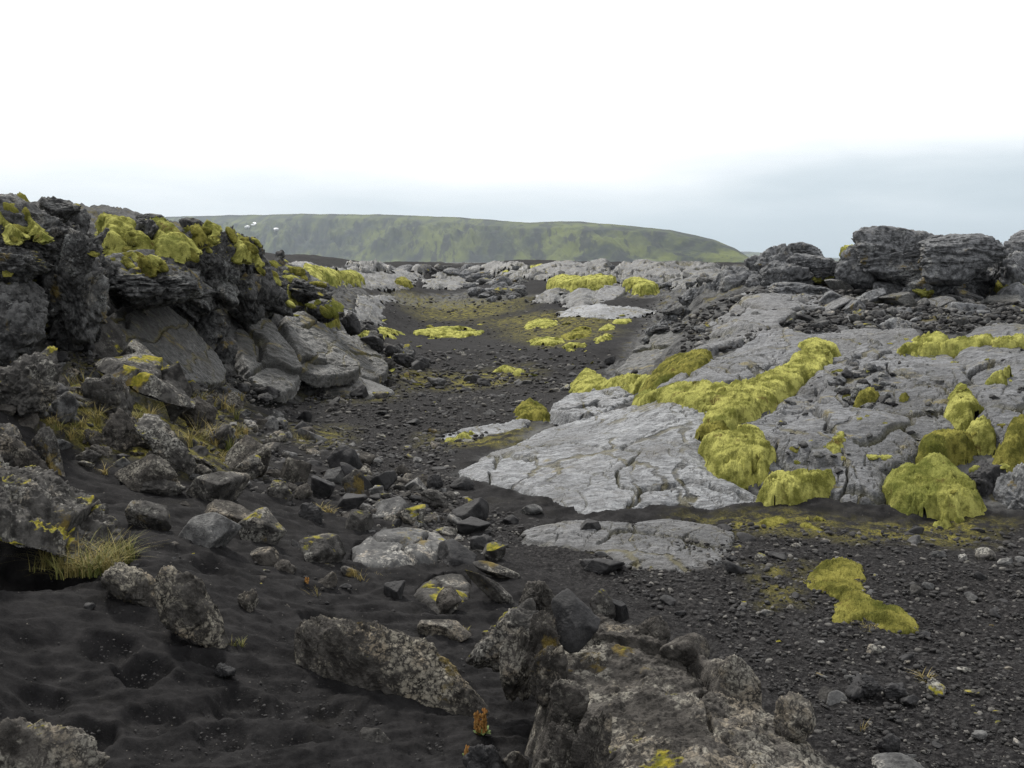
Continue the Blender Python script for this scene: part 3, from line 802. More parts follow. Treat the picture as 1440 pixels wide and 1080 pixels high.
slab('grey shelf with a dark undercut at the left of the far rim', [(430,376),(500,374),(580,374),(600,380),(560,388),(480,384)], .25, 'slab_far', 25, 1.6, .4, step=.2, depth_c=.2)
slab('grey shelf on the far rim in the middle of the photo', [(640,378),(690,373),(760,374),(745,382),(690,386)], .25, 'slab_far', 26, 1.6, .4, step=.2, depth_c=.2)
TH = len(TOPS)

block('grey slab propped over a dark gap beside the moss in the middle', [(768,580,10.70),(792,556,11.50),(850,545,11.90),(896,541,11.80),(902,552,11.10),(880,563,10.50),(836,577,9.90),(800,582,10.10)], .13, 'slab', 31, .8)
block('pointed dark slab tilted on the edge of the right slope', [(858,521,12.65),(890,490,13.85),(935,462,14.65),(975,452,14.65),(980,470,14.05),(945,500,12.95),(918,523,12.05),(880,525,12.05)], .35, 'lean', 32, .9)
block('upper split slab tipped over the back of the basin', [(832,424,33),(842,402,36),(872,398,37),(884,408,35),(862,425,33)], .5, 'slab_dim', 33, .5)
for lab, q, sd in [
 ('large tilted grey plate at the top of the slab strip on the right', [(1060,446,12.7),(1096,418,13.6),(1160,410,13.9),(1190,424,13.2),(1150,448,12.4),(1100,458,12.2)], 34),
 ('tilted grey plate below the left dark hollow of the outcrop', [(1180,446,12.3),(1206,420,13.2),(1270,414,13.4),(1296,432,12.6),(1250,452,12.0),(1206,458,11.9)], 35),
 ('tilted grey plate below the right dark hollow of the outcrop', [(1290,448,11.9),(1310,426,12.7),(1370,420,12.9),(1404,436,12.2),(1370,456,11.6),(1320,462,11.5)], 36),
 ('tilted grey plate at the right edge below the outcrop', [(1392,452,11.6),(1410,430,12.4),(1470,424,12.6),(1520,440,12.0),(1480,462,11.3),(1420,466,11.2)], 37),
 ('dark plate wedged between the slab strip and the straight moss line', [(1110,482,11.0),(1140,458,11.9),(1210,454,12.0),(1240,466,11.4),(1200,484,10.8),(1150,490,10.7)], 38)]:
    block(lab, q, .16, ['slab_mid', 'slab_dim'][sd % 2], sd, 1.6, edge=.03)
# ---- slabs leaning on the left ridge
block('long grey slab leaning below the dark overhang of the left ridge', [(188,412,10.0),(216,404,10.1),(240,438,10.2),(300,490,10.4),(328,532,10.0),(312,545,9.7),(220,540,8.9),(150,492,8.7),(138,455,9.2)], .3, 'lean', 41, 1.0, edge=.03, rough=.7)
block('grey slab with straight sides leaning left of the dark cracked slab', [(322,452,12.27),(350,434,12.65),(378,446,12.69),(428,512,12.09),(422,542,11.55),(395,553,11.20),(358,533,11.19),(335,492,11.58)], .13, 'lean', 42, .8, edge=.04, rough=.9)
block('dark cracked slab leaning at the end of the left ridge', [(393,442,13.04),(420,434,13.40),(452,448,13.50),(502,490,13.40),(514,516,12.81),(472,531,12.30),(430,526,12.04),(408,492,12.28)], .15, 'lean', 43, 1.1, edge=.04, rough=.9)
block('narrow slab leaning at the nose of the left ridge', [(462,464,14.35),(490,458,14.90),(530,494,14.61),(558,516,14.03),(522,532,13.30),(488,510,13.48)], .13, 'lean', 44, .8, edge=.04, rough=.9)
block('slab with a steep front roofing the small black cave on the left', [(138,510,7.75),(205,494,8.0),(236,503,7.9),(268,548,7.7),(272,578,7.5),(246,558,7.3),(218,516,7.25),(150,520,7.3)], .07, 'lichen_dim', 45, 1.0)
block('long diagonal lichen ridge rock over a dark hollow at the left edge', [(-60,640,4.75),(5,645,4.85),(60,668,5.0),(120,696,4.95),(168,724,4.85),(198,776,4.6),(186,790,4.5),(130,768,4.4),(60,738,4.25),(0,710,4.1),(-60,694,4.0)], .10, 'lichen_dim', 46, 1.6, lum=1.3, name='lichen_rock', cat='rock', bow=.03, rough=1.2)

# ---- foreground
block('big lichen crusted boulder filling the bottom of the photo', [(772,885,3.95),(800,850,4.12),(880,866,4.05),(1000,916,3.72),(1100,989,3.42),(1215,1084,3.12),(1262,1165,2.9),(1200,1300,2.45),(905,1300,2.3),(806,1085,2.8),(784,1000,3.18),(756,930,3.6)], .5, 'lichen', 51, 1.9, .0032, name='foreground_boulder', edge=.06, cat='boulder', lum=.65, bow=.05, depth_c=.045, rough=.75)
rock('low elongated lichen rock with moss spots lying on the sand left of the big boulder', (400,872,712,988), 'lichen_moss', 'ledge', 52, dep=.42, bury=.6, ang=5, yaw=-8, ratio=(2.4,1,.7))
rock('black porous block sitting on top of the big lichen boulder', (774,834,846,908), 'dark', 'angular', 53, Y=3.66, dep=.9, bury=0)
rock('jagged grey rock leaning left against the black porous block', (652,846,778,925), 'lichen_dim', 'rough', 54, Y=3.98, dep=.6, bury=.3, ang=-24, ratio=(1.5,1,.8))
rock('lichen rock with a yellow top at the peak of the foreground pile', (722,816,788,880), 'lichen_moss', 'rough', 55, Y=4.2, dep=.8, bury=.15)
rock('upright lichen rock in shade left of the big boulder', (700,880,765,962), 'lichen', 'rough', 56, Y=3.75, dep=.8, bury=.35)
rock('knobbly lichen rock under the black porous block', (738,856,790,950), 'lichen', 'clinker', 57, Y=3.62, dep=.7, bury=.2)
rock('lichen knob on the steep left side of the big boulder', (772,955,830,1020), 'lichen', 'rough', 58, Y=3.0, dep=.7, bury=.3)
rock('lichen spur running down the left side of the big boulder', (800,995,862,1110), 'lichen', 'clinker', 59, Y=2.72, dep=.8, bury=.2)
rock('lichen lump on the upper edge of the big boulder', (876,866,945,905), 'lichen', 'rough', 60, Y=3.86, dep=.7, bury=.4)
rock('small rough lump behind the black porous block', (828,826,868,862), 'lichen_dim', 'rough', 61, Y=4.3, dep=.8, bury=.3)
rock('dark stone behind the big boulder', (852,842,886,868), 'dark', 'angular', 62, Y=4.35, dep=.8, bury=.3)
rock('flat rock tip between the elongated rock and the jagged grey rock', (585,872,665,902), 'lichen', 'slabby', 63, dep=.6)
rock('dark porous stone half out of the bottom edge beside the orange stalks', (648,1048,720,1110), 'dark', 'rough', 64, dep=.8)
rock('pale lichen stone at the bottom edge left of the big boulder', (705,1052,745,1100), 'lichen', 'rough', 65, dep=.8)
rock('lichen stone at the bottom edge touching the big boulder', (748,1060,800,1120), 'lichen', 'rough', 66, dep=.8)
rock('pale lichen boulder cut by the bottom left corner', (-60,1002,142,1190), 'lichen', 'rough', 67, dep=.8, bury=.3)
rock('grey stone at the bottom edge right of the big boulder', (1225,1062,1315,1110), 'grey', 'round', 68, dep=.7)
rock('brown crusted stone right of the big boulder', (1232,1030,1268,1066), 'dark', 'rough', 69)
rock('black clinker lump on the gravel at the lower right', (1186,950,1242,986), 'dark', 'clinker', 70, bury=.1)
rock('black clinker stone touching the larger black lump at the lower right', (1240,960,1276,985), 'dark', 'rough', 71, bury=.1)
rock('small flat black stone below the two black lumps', (1266,977,1292,993), 'dark', 'slabby', 72)
rock('grey flat stone left of the black clinker lump', (1158,972,1192,992), 'grey', 'slabby', 73)

rock('small lichen knob on the skyline of the big boulder', (925,892,1000,934), 'lichen', 'ledge', 74, Y=3.72, dep=.7, bury=.3, ang=25)
rock('second small lichen knob on the skyline of the big boulder, farther down', (1005,918,1070,966), 'lichen', 'ledge', 75, Y=3.5, dep=.7, bury=.3, ang=35)
rock('lichen lump in the middle of the lower edge of the big boulder', (1090,975,1150,1020), 'lichen', 'rough', 76, Y=3.22, dep=.8, bury=.6)
rock('lichen lump high on the shaded left wall of the big boulder', (742,905,800,975), 'lichen', 'clinker', 77, Y=3.5, dep=.7, bury=.3)
rock('dark lichen lump low on the shaded left wall of the big boulder', (768,1015,826,1085), 'lichen', 'clinker', 78, Y=2.92, dep=.7, bury=.3)
# ---- rocks on the left sand slope
L = [
 ('lichen rock with a sharp right end below the straw tuft', (142,790,240,858), 'lichen_moss', 'rough', {'ang':24,'ratio':(1.6,1,.8)}),
 ('pointed lichen rock standing right of the straw tuft', (216,794,320,908), 'lichen_moss', 'rough', {'ang':48,'ratio':(1.7,1,.8),'dep':.6}),
 ('grey rock with a dark right end in the middle of the sand slope', (250,720,338,776), 'grey', 'angular', {}),
 ('orange mossed rock with a dark end on the sand slope', (335,716,405,768), 'lichen_dim', 'angular', {'dep':.7}),
 ('grey lichen rock behind the orange mossed rock', (290,702,365,745), 'lichen', 'slabby', {'ang':15}),
 ('dark grey rock half sunk in sand left of the orange mossed rock', (180,700,248,748), 'lichen_dim', 'slabby', {'ang':10}),
 ('rock with a pale chipped top above the orange mossed rock', (262,662,348,712), 'lichen_dim', 'angular', {}),
 ('flat lichen rock with a dark underside on the upper sand slope', (160,636,252,692), 'lichen', 'slabby', {'dep':.7}),
 ('small dark based rock beside the flat lichen rock', (200,668,262,698), 'lichen_dim', 'rough', {}),
 ('tall lichen rock leaning right beside the grass on the left slope', (192,584,285,662), 'lichen_dim', 'rough', {'ang':38,'ratio':(1.7,1,.9)}),
 ('lichen rock below the small black cave', (132,575,200,635), 'lichen', 'rough', {}),
 ('round lumpy rock left of the small black cave', (118,524,185,588), 'lichen_dim', 'rough', {}),
 ('large knobbly grey rock at the left edge below the cliff', (-50,488,86,592), 'lichen_dim', 'clinker', {}),
 ('dark lump right of the large knobbly rock', (56,550,112,602), 'cliff', 'rough', {}),
 ('lichen rock at the left edge above the diagonal ridge rock', (-60,596,40,660), 'lichen_dim', 'rough', {}),
 ('narrow lichen rock lying above the diagonal ridge rock', (20,612,75,690), 'lichen', 'rough', {'ang':45,'ratio':(1.8,1,.8)}),
 ('lichen rock tilted right on the upper left sand', (45,600,90,666), 'lichen_dim', 'rough', {'ang':40,'ratio':(1.6,1,.9)}),
 ('lichen rock at the left edge of the photo just over the dark hollow', (-50,640,30,706), 'lichen_dim', 'rough', {}),
 ('pebbly lichen rock right of the black cave', (252,556,305,600), 'lichen', 'rough', {}),
 ('rough rock row end above the grass patch', (280,596,330,632), 'lichen_dim', 'rough', {}),
 ('lichen rock right of the grass patch', (318,612,386,668), 'lichen', 'angular', {'ang':25}),
 ('small rock with a brown top left of the tall black shard', (330,640,372,672), 'lichen_dim', 'rough', {}),
 ('lichen rock below the grass patch', (262,652,300,676), 'lichen', 'rough', {}),
 ('broad lichen rock in the rubble bank', (388,640,440,684), 'lichen', 'angular', {}),
 ('small brown crusted rock at the lower edge of the rubble bank', (376,676,412,704), 'lichen_dim', 'rough', {}),
 ('pale lichen rock at the lower edge of the rubble bank', (412,680,440,706), 'lichen', 'rough', {}),
 ('tall black shard standing in the rubble bank', (458,626,510,672), 'dark', 'angular', {'ang':20,'dep':.6}),
 ('black flake leaning right behind the tall black shard', (478,650,525,690), 'dark', 'slabby', {'ang':42,'ratio':(1.8,1,.6),'dep':.5}),
 ('grey pyramid rock in front of the tall black shard', (455,655,488,682), 'grey', 'angular', {}),
 ('lichen rock with a steep face right of the grey pyramid rock', (482,658,514,702), 'lichen_dim', 'angular', {}),
 ('dark wedge rock below the grey pyramid rock', (438,668,472,700), 'dark', 'angular', {'ang':-20}),
 ('black rock with a pointed horn right of the rubble bank', (520,662,558,692), 'dark', 'angular', {'ang':-18}),
 ('small grey rock under the horned black rock', (516,682,540,700), 'grey', 'angular', {}),
 ('pale white flat stone right of the horned black rock', (565,672,604,690), 'grey', 'slabby', {'ang':8}),
 ('black lump beside the pale white flat stone', (596,666,624,690), 'dark', 'rough', {}),
 ('round black rock at the tip of the broad smooth slab', (632,670,668,690), 'dark', 'round', {}),
 ('dark rock in the middle of the rubble bank', (475,695,518,722), 'dark', 'angular', {}),
 ('grey wedge rock right of the middle rubble', (520,700,575,732), 'grey', 'angular', {'ang':18}),
 ('blue grey rock above the speckled slab', (562,712,600,742), 'lichen_dim', 'angular', {}),
 ('lichen rock with a black face near the speckled slab', (485,716,525,750), 'lichen_dim', 'angular', {}),
 ('brown red rock on the sand left of the speckled slab', (420,706,455,734), 'dark', 'rough', {}),
 ('large pale rock with a dark right face beside the speckled slab', (420,754,486,800), 'lichen_dim', 'angular', {}),
 ('small pale rock under the large pale rock', (478,796,510,818), 'lichen_dim', 'rough', {}),
 ('pale lichen stone half sunk in sand', (446,804,476,828), 'lichen', 'rough', {}),
 ('lichen rock trailing down the sand left of the large pale rock', (350,770,392,796), 'lichen', 'slabby', {'ang':12}),
 ('small lichen rock just below the trailing lichen rock', (384,788,416,812), 'lichen', 'rough', {'ang':25}),
 ('purple grey stone at the corner of the broken lichen slab', (538,818,570,846), 'dark', 'angular', {}),
 ('lichen lump alone on the sand under the pointed rock', (334,828,362,862), 'lichen', 'rough', {}),
 ('dark stone on the sand near the left footprints', (116,848,134,862), 'dark', 'round', {}),
 ('dark rock among the footprints', (298,934,332,956), 'dark', 'rough', {}),
 ('pale pebble topped stone on the sand at the bottom', (500,1026,552,1052), 'lichen_dim', 'slabby', {}),
 ('rubble rock with yellow moss beside it near the speckled slab', (590,688,632,716), 'lichen_dim', 'rough', {}),
 ('big black broken rock in front of the buried flat slab', (634,700,688,738), 'dark', 'angular', {'ang':15}),
 ('flat topped black block under the big black broken rock', (642,730,692,756), 'dark', 'slabby', {}),
 ('pale block on the gravel left of the buried flat slab', (732,708,764,726), 'grey', 'angular', {}),
 ('low black stone at the tip of the buried flat slab', (706,724,730,738), 'dark', 'slabby', {}),
 ('black split block right of the speckled slab', (612,762,672,798), 'dark', 'angular', {'ang':12}),
 ('lichen block right of the black split block', (678,764,712,790), 'lichen_dim', 'angular', {}),
 ('black chip between the black blocks', (660,754,690,776), 'dark', 'angular', {}),
 ('long dark beam of rock sloping down right of the speckled slab', (664,790,734,816), 'lichen_dim', 'slabby', {'ang':20,'ratio':(2.6,1,.6),'dep':.35}),
 ('long lichen beam of rock behind the foreground pile', (652,800,725,850), 'lichen_dim', 'angular', {'ang':38,'ratio':(2.2,1,.6),'dep':.4}),
 ('lichen rock with a shaded left face at the end of the broken slab', (612,826,650,862), 'lichen', 'angular', {}),
 ('black stone sitting on the buried flat slab', (806,732,846,758), 'dark', 'angular', {'bury':.1}),
 ('flat black stone in front of the buried flat slab', (820,784,880,808), 'dark', 'slabby', {'bury':.15}),
 ('small black shard left of the flat black stone', (815,786,838,800), 'dark', 'slabby', {'ang':-20}),
 ('flat light plank of rock lying in the gravel above the black shard', (415,602,462,622), 'grey', 'slabby', {'ang':14,'ratio':(2.4,1,.5),'dep':.4}),
 ('dark rock on the gravel near the leaning slabs', (492,540,518,560), 'dark', 'angular', {}),
 ('dark rock with a tail at the foot of the dark cracked slab', (464,530,492,548), 'dark', 'rough', {}),
 ('dark pyramid stone on the gravel below the left ridge', (415,576,440,594), 'dark', 'angular', {}),
 ('grey stone on the gravel below the left ridge', (378,575,400,590), 'grey', 'rough', {}),
 ('black pyramid stone in the middle of the valley', (660,526,676,540), 'dark', 'angular', {}),
 ('dark stone flanked by yellow moss in the valley', (670,532,692,543), 'dark', 'rough', {}),
 ('grey stone heap piece in the valley', (600,530,628,545), 'grey', 'rough', {}),
 ('dark stone on top of the gravel left of the pointed slab', (848,500,866,512), 'dark', 'angular', {}),
 ('small dark stone against the pointed slab', (842,510,856,518), 'dark', 'rough', {}),
]
for i, (lab, box, mt, kd, kw) in enumerate(L): rock(lab, box, mt, kd, 200 + i, **kw)

# ---- the left ridge : dark clinker cliff
C = [
 ('main dark clinker mass at the left end of the ridge', (-90,280,168,506), 'clinker', 9.0, {'dep':1.1,'ratio':(1.2,1,1)}),
 ('main rough clinker mass carrying the draped moss in the middle of the ridge', (112,312,312,440), 'clinker', 10.9, {'dep':1.3,'ang':8,'ratio':(1.5,1,1)}),
 ('rough clinker mass forming the right end of the ridge', (262,326,392,444), 'clinker', 12.9, {'dep':1.2,'ang':20,'ratio':(1.3,1,1)}),
 ('sloping clinker rib running down from the right end of the ridge', (344,366,470,428), 'clinker', 14.4, {'dep':1.2,'ang':24,'ratio':(1.9,1,.8)}),
 ('mossy clinker block at the top left corner of the ridge', (-60,272,112,372), 'rough', 8.2, {'dep':1.0,'ang':12}),
 ('dark clinker bulge standing out at the left end of the cliff', (64,360,156,480), 'clinker', 8.2, {'dep':.9,'ang':20}),
 ('dark cliff block at the left edge of the photo', (-70,372,64,505), 'rough', 7.5, {'dep':.9}),
 ('round clinker knob on the shoulder of the dark column', (86,318,136,400), 'clinker', 7.7, {'ratio':(.7,1,1.3),'ang':15}),
 ('small clinker boulder on the very crest at the left', (52,276,116,312), 'rough', 8.6, {}),
 ('rounded crest boulder behind the small crest boulder', (80,284,128,330), 'rough', 8.9, {}),
 ('clinker ledge under the mossy corner block', (-40,345,70,400), 'clinker', 7.55, {}),
 ('hanging clinker lobe in the dark wall', (96,390,160,475), 'clinker', 8.4, {'ratio':(.7,1,1.3)}),
 ('dark bulge at the left edge at half height of the cliff', (-40,420,56,520), 'clinker', 7.2, {}),
 ('jutting dark overhang in the middle of the ridge', (150,350,292,428), 'rough', 9.7, {'dep':1.5,'ang':8}),
 ('dark brow rock right under the draped moss', (128,318,230,385), 'rough', 10.2, {'dep':1.0}),
 ('clinker brow on the right of the overhang', (215,322,300,392), 'rough', 10.4, {'dep':1.0}),
 ('smooth dark back wall under the overhang', (150,395,300,520), 'round', 12.2, {'dep':.5}),
 ('clinker buttress beside the overhang', (280,316,342,408), 'clinker', 10.9, {'ang':25}),
 ('rounded end block at the right of the ridge crest', (304,324,372,396), 'clinker', 11.6, {'dep':1.1}),
 ('clinker shoulder under the right end of the crest', (280,384,338,432), 'clinker', 10.8, {}),
 ('cracked clinker rock below the end block', (318,382,366,436), 'rough', 11.3, {}),
 ('round clinker rock right of the end block', (348,372,396,424), 'rough', 12.0, {}),
 ('small crest rock above the draped moss', (188,300,232,320), 'rough', 10.9, {}),
 ('low crest rock between the draped moss and the column', (250,306,296,340), 'rough', 11.0, {}),
 ('clinker rock over the dark opening beside the long leaning slab', (268,430,322,482), 'clinker', 10.9, {}),
 ('small round boulder in the mouth of the dark opening', (298,474,334,508), 'rough', 10.7, {}),
 ('clinker rock on top of the straight sided slab', (322,412,372,458), 'clinker', 12.1, {}),
 ('clinker rock above the dark cracked slab', (366,402,412,442), 'rough', 12.8, {}),
 ('boulder on the ridge nose above the dark cracked slab', (430,420,476,452), 'rough', 13.6, {}),
 ('round boulder behind the yellow cap of the dark cracked slab', (404,388,444,420), 'rough', 15.5, {}),
 ('dark boulder on the ridge nose', (478,438,508,470), 'cliff2', 14.2, {}),
 ('black boulder at the tip of the ridge nose', (504,470,540,496), 'cliff2', 14.8, {}),
 ('small black boulder beside the tip of the ridge nose', (540,484,562,500), 'cliff2', 15.2, {}),
 ('dark rock at the foot of the ridge nose', (552,496,582,516), 'cliff2', 15.0, {}),
 ('mossy rock shelf at the foot of the cliff', (66,448,128,500), 'rough', 8.6, {}),
 ('tilted lichen slabs stacked left of the long leaning slab', (96,442,178,522), 'angular', 8.7, {'ang':35,'ratio':(1.6,1,.8)}),
 ('lichen rock on the back of the black cave', (160,478,218,530), 'angular', 8.5, {'ang':20}),
 ('dark side stone of the black cave', (222,508,270,588), 'angular', 7.75, {'ang':40,'dep':.5}),
 ('narrow rock leaning against the foot of the overhang', (180,405,215,450), 'angular', 9.8, {'ang':50,'ratio':(1.8,1,.7)}),
 ('clinker stub at the ridge end behind the leaning slabs', (380,360,408,392), 'rough', 14.5, {}),
]
for i, (lab, box, kd, Y, kw) in enumerate(C):
    mt = 'cliff'
    if kd == 'cliff2': kd, mt = 'rough', 'dark'
    if kd == 'angular': mt = 'lichen_dim'
    rock(lab, box, mt, kd, 400 + i, Y=Y, bury=kw.pop('bury', .1), dep=kw.pop('dep', .9), **kw)

# moss draped over the ridge (cushions hanging over the brow)
DR = [
 ('broad yellow moss drape over the brow left of the overhang', [(128,300,10.6),(170,302,10.5),(205,312,10.2),(222,346,9.75),(196,352,9.6),(168,336,9.7),(148,350,9.6),(136,330,9.9)], 'moss'),
 ('folded moss drape over the brow above the overhang', [(196,304,10.6),(240,310,10.4),(262,322,10.2),(284,350,9.8),(266,362,9.6),(240,350,9.65),(214,352,9.6),(204,328,10.0)], 'moss'),
 ('narrow moss drape between the brow and the clinker column', [(252,312,10.7),(284,310,10.6),(302,330,10.3),(296,350,10.1),(276,340,10.1),(262,326,10.3)], 'moss_dim'),
 ('moss cap on the top of the clinker column', [(280,308,10.9),(300,306,10.9),(308,322,10.5),(298,336,10.3),(284,322,10.6)], 'moss'),
 ('moss drape over the rounded end block of the ridge', [(316,318,11.6),(342,326,11.5),(366,350,11.0),(370,366,10.8),(350,358,10.8),(332,358,10.7),(320,336,11.1)], 'moss'),
 ('dark moss cushion tucked under the brow', [(172,358,9.6),(200,350,9.6),(226,356,9.45),(220,374,9.25),(190,378,9.2)], 'moss_dim'),
 ('moss sheet on the block at the top left corner', [(-40,284,8.3),(-5,282,8.2),(22,296,7.9),(34,322,7.5),(20,330,7.4),(0,308,7.6),(-40,306,7.8)], 'moss'),
 ('moss streak under the small crest boulders', [(18,292,8.1),(44,298,8.0),(66,318,7.6),(58,324,7.5),(34,310,7.8)], 'moss'),
 ('thin moss rim on the skyline at the left', [(2,273,8.7),(36,274,8.7),(54,279,8.6),(40,283,8.4),(6,281,8.4)], 'moss_dim'),
]
for i, (lab, q, mt) in enumerate(DR):
    block(lab, q, .10, mt, 600 + i, .01, None, 'moss_drape', .12, 1.25, None, 'moss', 1.5, .05, 0)

# ---- the layered outcrop on the right crest
O = [
 ('large layered lava outcrop crowning the right slope', (1190,318,1404,408), 'rope', 14.0, {'dep':.8,'ang':-4}),
 ('thick lava lip jutting over the right dark hollow', (1286,328,1424,388), 'rope', 13.2, {'dep':.7,'ang':6}),
 ('rounded support rock between the two dark hollows', (1258,372,1336,420), 'rough', 13.3, {}),
 ('support rock right of the right dark hollow', (1396,352,1474,422), 'rough', 13.6, {}),
 ('pale lava hump at the right edge of the photo', (1398,322,1520,392), 'rope', 15.6, {'dep':.9}),
 ('dark rock at the back of the right hollow', (1330,378,1402,410), 'round', 14.9, {}),
 ('left shoulder of the layered outcrop', (1172,344,1252,402), 'rope', 14.0, {}),
 ('clinker outcrop standing at the top left of the right slope', (1050,342,1134,398), 'rough', 15.8, {}),
 ('flat clinker cap on the crest left of the layered outcrop', (1104,340,1156,366), 'rope', 16.8, {}),
 ('low clinker rock between the two crest outcrops', (1108,356,1206,400), 'rope', 14.9, {}),
 ('big rounded clinker boulder at the left end of the right crest', (992,374,1076,428), 'rough', 15.8, {}),
 ('rounded boulder under the clinker outcrop', (1070,366,1146,410), 'rough', 14.8, {}),
 ('round boulder left of the big rounded clinker boulder', (976,392,1022,432), 'rough', 16.0, {}),
 ('dark clinker boulder at the crest edge over the basin', (954,400,1008,442), 'clinker', 16.4, {}),
 ('clinker pile rock above the slab strip', (926,428,990,470), 'clinker', 15.4, {}),
 ('small clinker boulder right of the big rounded boulder', (1046,388,1084,414), 'rough', 15.4, {}),
 ('angular block lying under the left dark hollow', (1296,384,1336,414), 'angular', 13.4, {}),
 ('flat angular block on the rubble right of the slab strip', (1132,408,1186,452), 'angular', 13.2, {'ang':-25}),
 ('angular grey block in the rubble below the layered outcrop', (1182,420,1222,456), 'angular', 12.6, {'ang':-30}),
 ('jumbled dark block above the straight moss line', (1236,446,1296,478), 'clinker', 11.2, {}),
 ('dark clinker clump in the middle of the large cracked slab', (1180,508,1232,552), 'clinker', 9.6, {'bury':.5}),
 ('grey lichen boulder cut by the right edge of the photo', (1408,648,1500,742), 'rough', 6.75, {}),
 ('brown crusted bank rock above the big moss cushion', (1345,648,1420,716), 'cliff2', 7.1, {'dep':1.2}),
 ('dark rock at the right edge above the lichen boulder', (1402,590,1470,652), 'cliff2', 7.7, {}),
 ('angular rock right of the support rocks', (1400,396,1460,432), 'angular', 13.0, {}),
 ('broken rock at the foot of the layered outcrop', (1225,396,1275,416), 'angular', 13.6, {}),
 ('dark clinker ledge along the crest edge under the big rounded boulder', (1000,408,1090,440), 'rope', 14.6, {'ang':-14}),
 ('long clinker ledge at the foot of the left crest boulders', (1070,396,1180,426), 'rope', 14.2, {'ang':-6}),
 ('dark clinker block at the lowest end of the crest edge', (902,452,950,486), 'clinker', 14.6, {'ang':-20}),
 ('small dark pinnacle on the far rim right of the left ridge', (386,351,401,363), 'cliff2', 24.0, {}),
]
for i, (lab, box, kd, Y, kw) in enumerate(O):
    mt = 'outcrop'
    if kd == 'cliff2': kd, mt = 'rough', 'dark'
    rock(lab, box, mt, kd, 500 + i, Y=Y, bury=kw.pop('bury', .25), dep=kw.pop('dep', .9), **kw)

B = [
 ((1142,418,1190,446),12.9,-22),((1196,404,1240,428),13.2,-12),((1240,410,1290,432),12.9,8),((1286,416,1340,440),12.6,-10),((1330,424,1390,448),12.2,6),((1386,414,1440,440),12.5,-8),
 ((1230,432,1286,456),12.1,-16),((1150,448,1200,470),12.0,-14),((1210,456,1250,476),11.5,10),((1300,444,1350,466),11.6,-6),((1352,448,1420,470),11.3,5),((1420,440,1480,464),11.6,-5),((1100,404,1140,424),14.0,-20),((1070,412,1110,432),13.8,-18),
 ((1020,424,1060,446),14.0,-26),((986,452,1020,474),13.6,-30),((940,478,975,500),13.6,-32),((1160,392,1200,410),14.0,10),((1340,404,1380,424),13.0,14)]
for i, (b, Y, ang) in enumerate(B):
    rock('small tilted plate of broken lava in the rubble under the layered outcrop', b, ['slab_dim', 'outcrop', 'lean'][i % 3], 'slabby', 560 + i, Y=Y, dep=1.1, bury=.3, ang=ang, ratio=(1.6, 1.2, .45), name='lava_plate', group='broken plates below the layered outcrop')

rock('yellow moss saddle left of the layered outcrop', (1126,374,1176,394), 'moss', 'clinker', 690, Y=14.9, dep=1.2, bury=.3, ang=-14, ratio=(1.8,1.2,.5), name='moss_cushion', cat='moss')
rock('thin moss tongue on the left shoulder of the layered outcrop', (1180,343,1206,358), 'moss', 'clinker', 691, Y=14.3, dep=1.2, bury=.3, ang=-20, ratio=(1.8,1.2,.5), name='moss_cushion', cat='moss')
rock('small yellow moss pad at the foot of the layered outcrop', (1280,402,1316,415), 'moss', 'clinker', 692, Y=13.2, dep=1.2, bury=.4, ratio=(1.8,1.2,.5), name='moss_cushion', cat='moss')
rock('ochre moss pad at the right of the outcrop foot', (1402,394,1446,414), 'moss_dim', 'clinker', 693, Y=13.4, dep=1.2, bury=.4, ratio=(1.8,1.2,.5), name='moss_cushion', cat='moss')

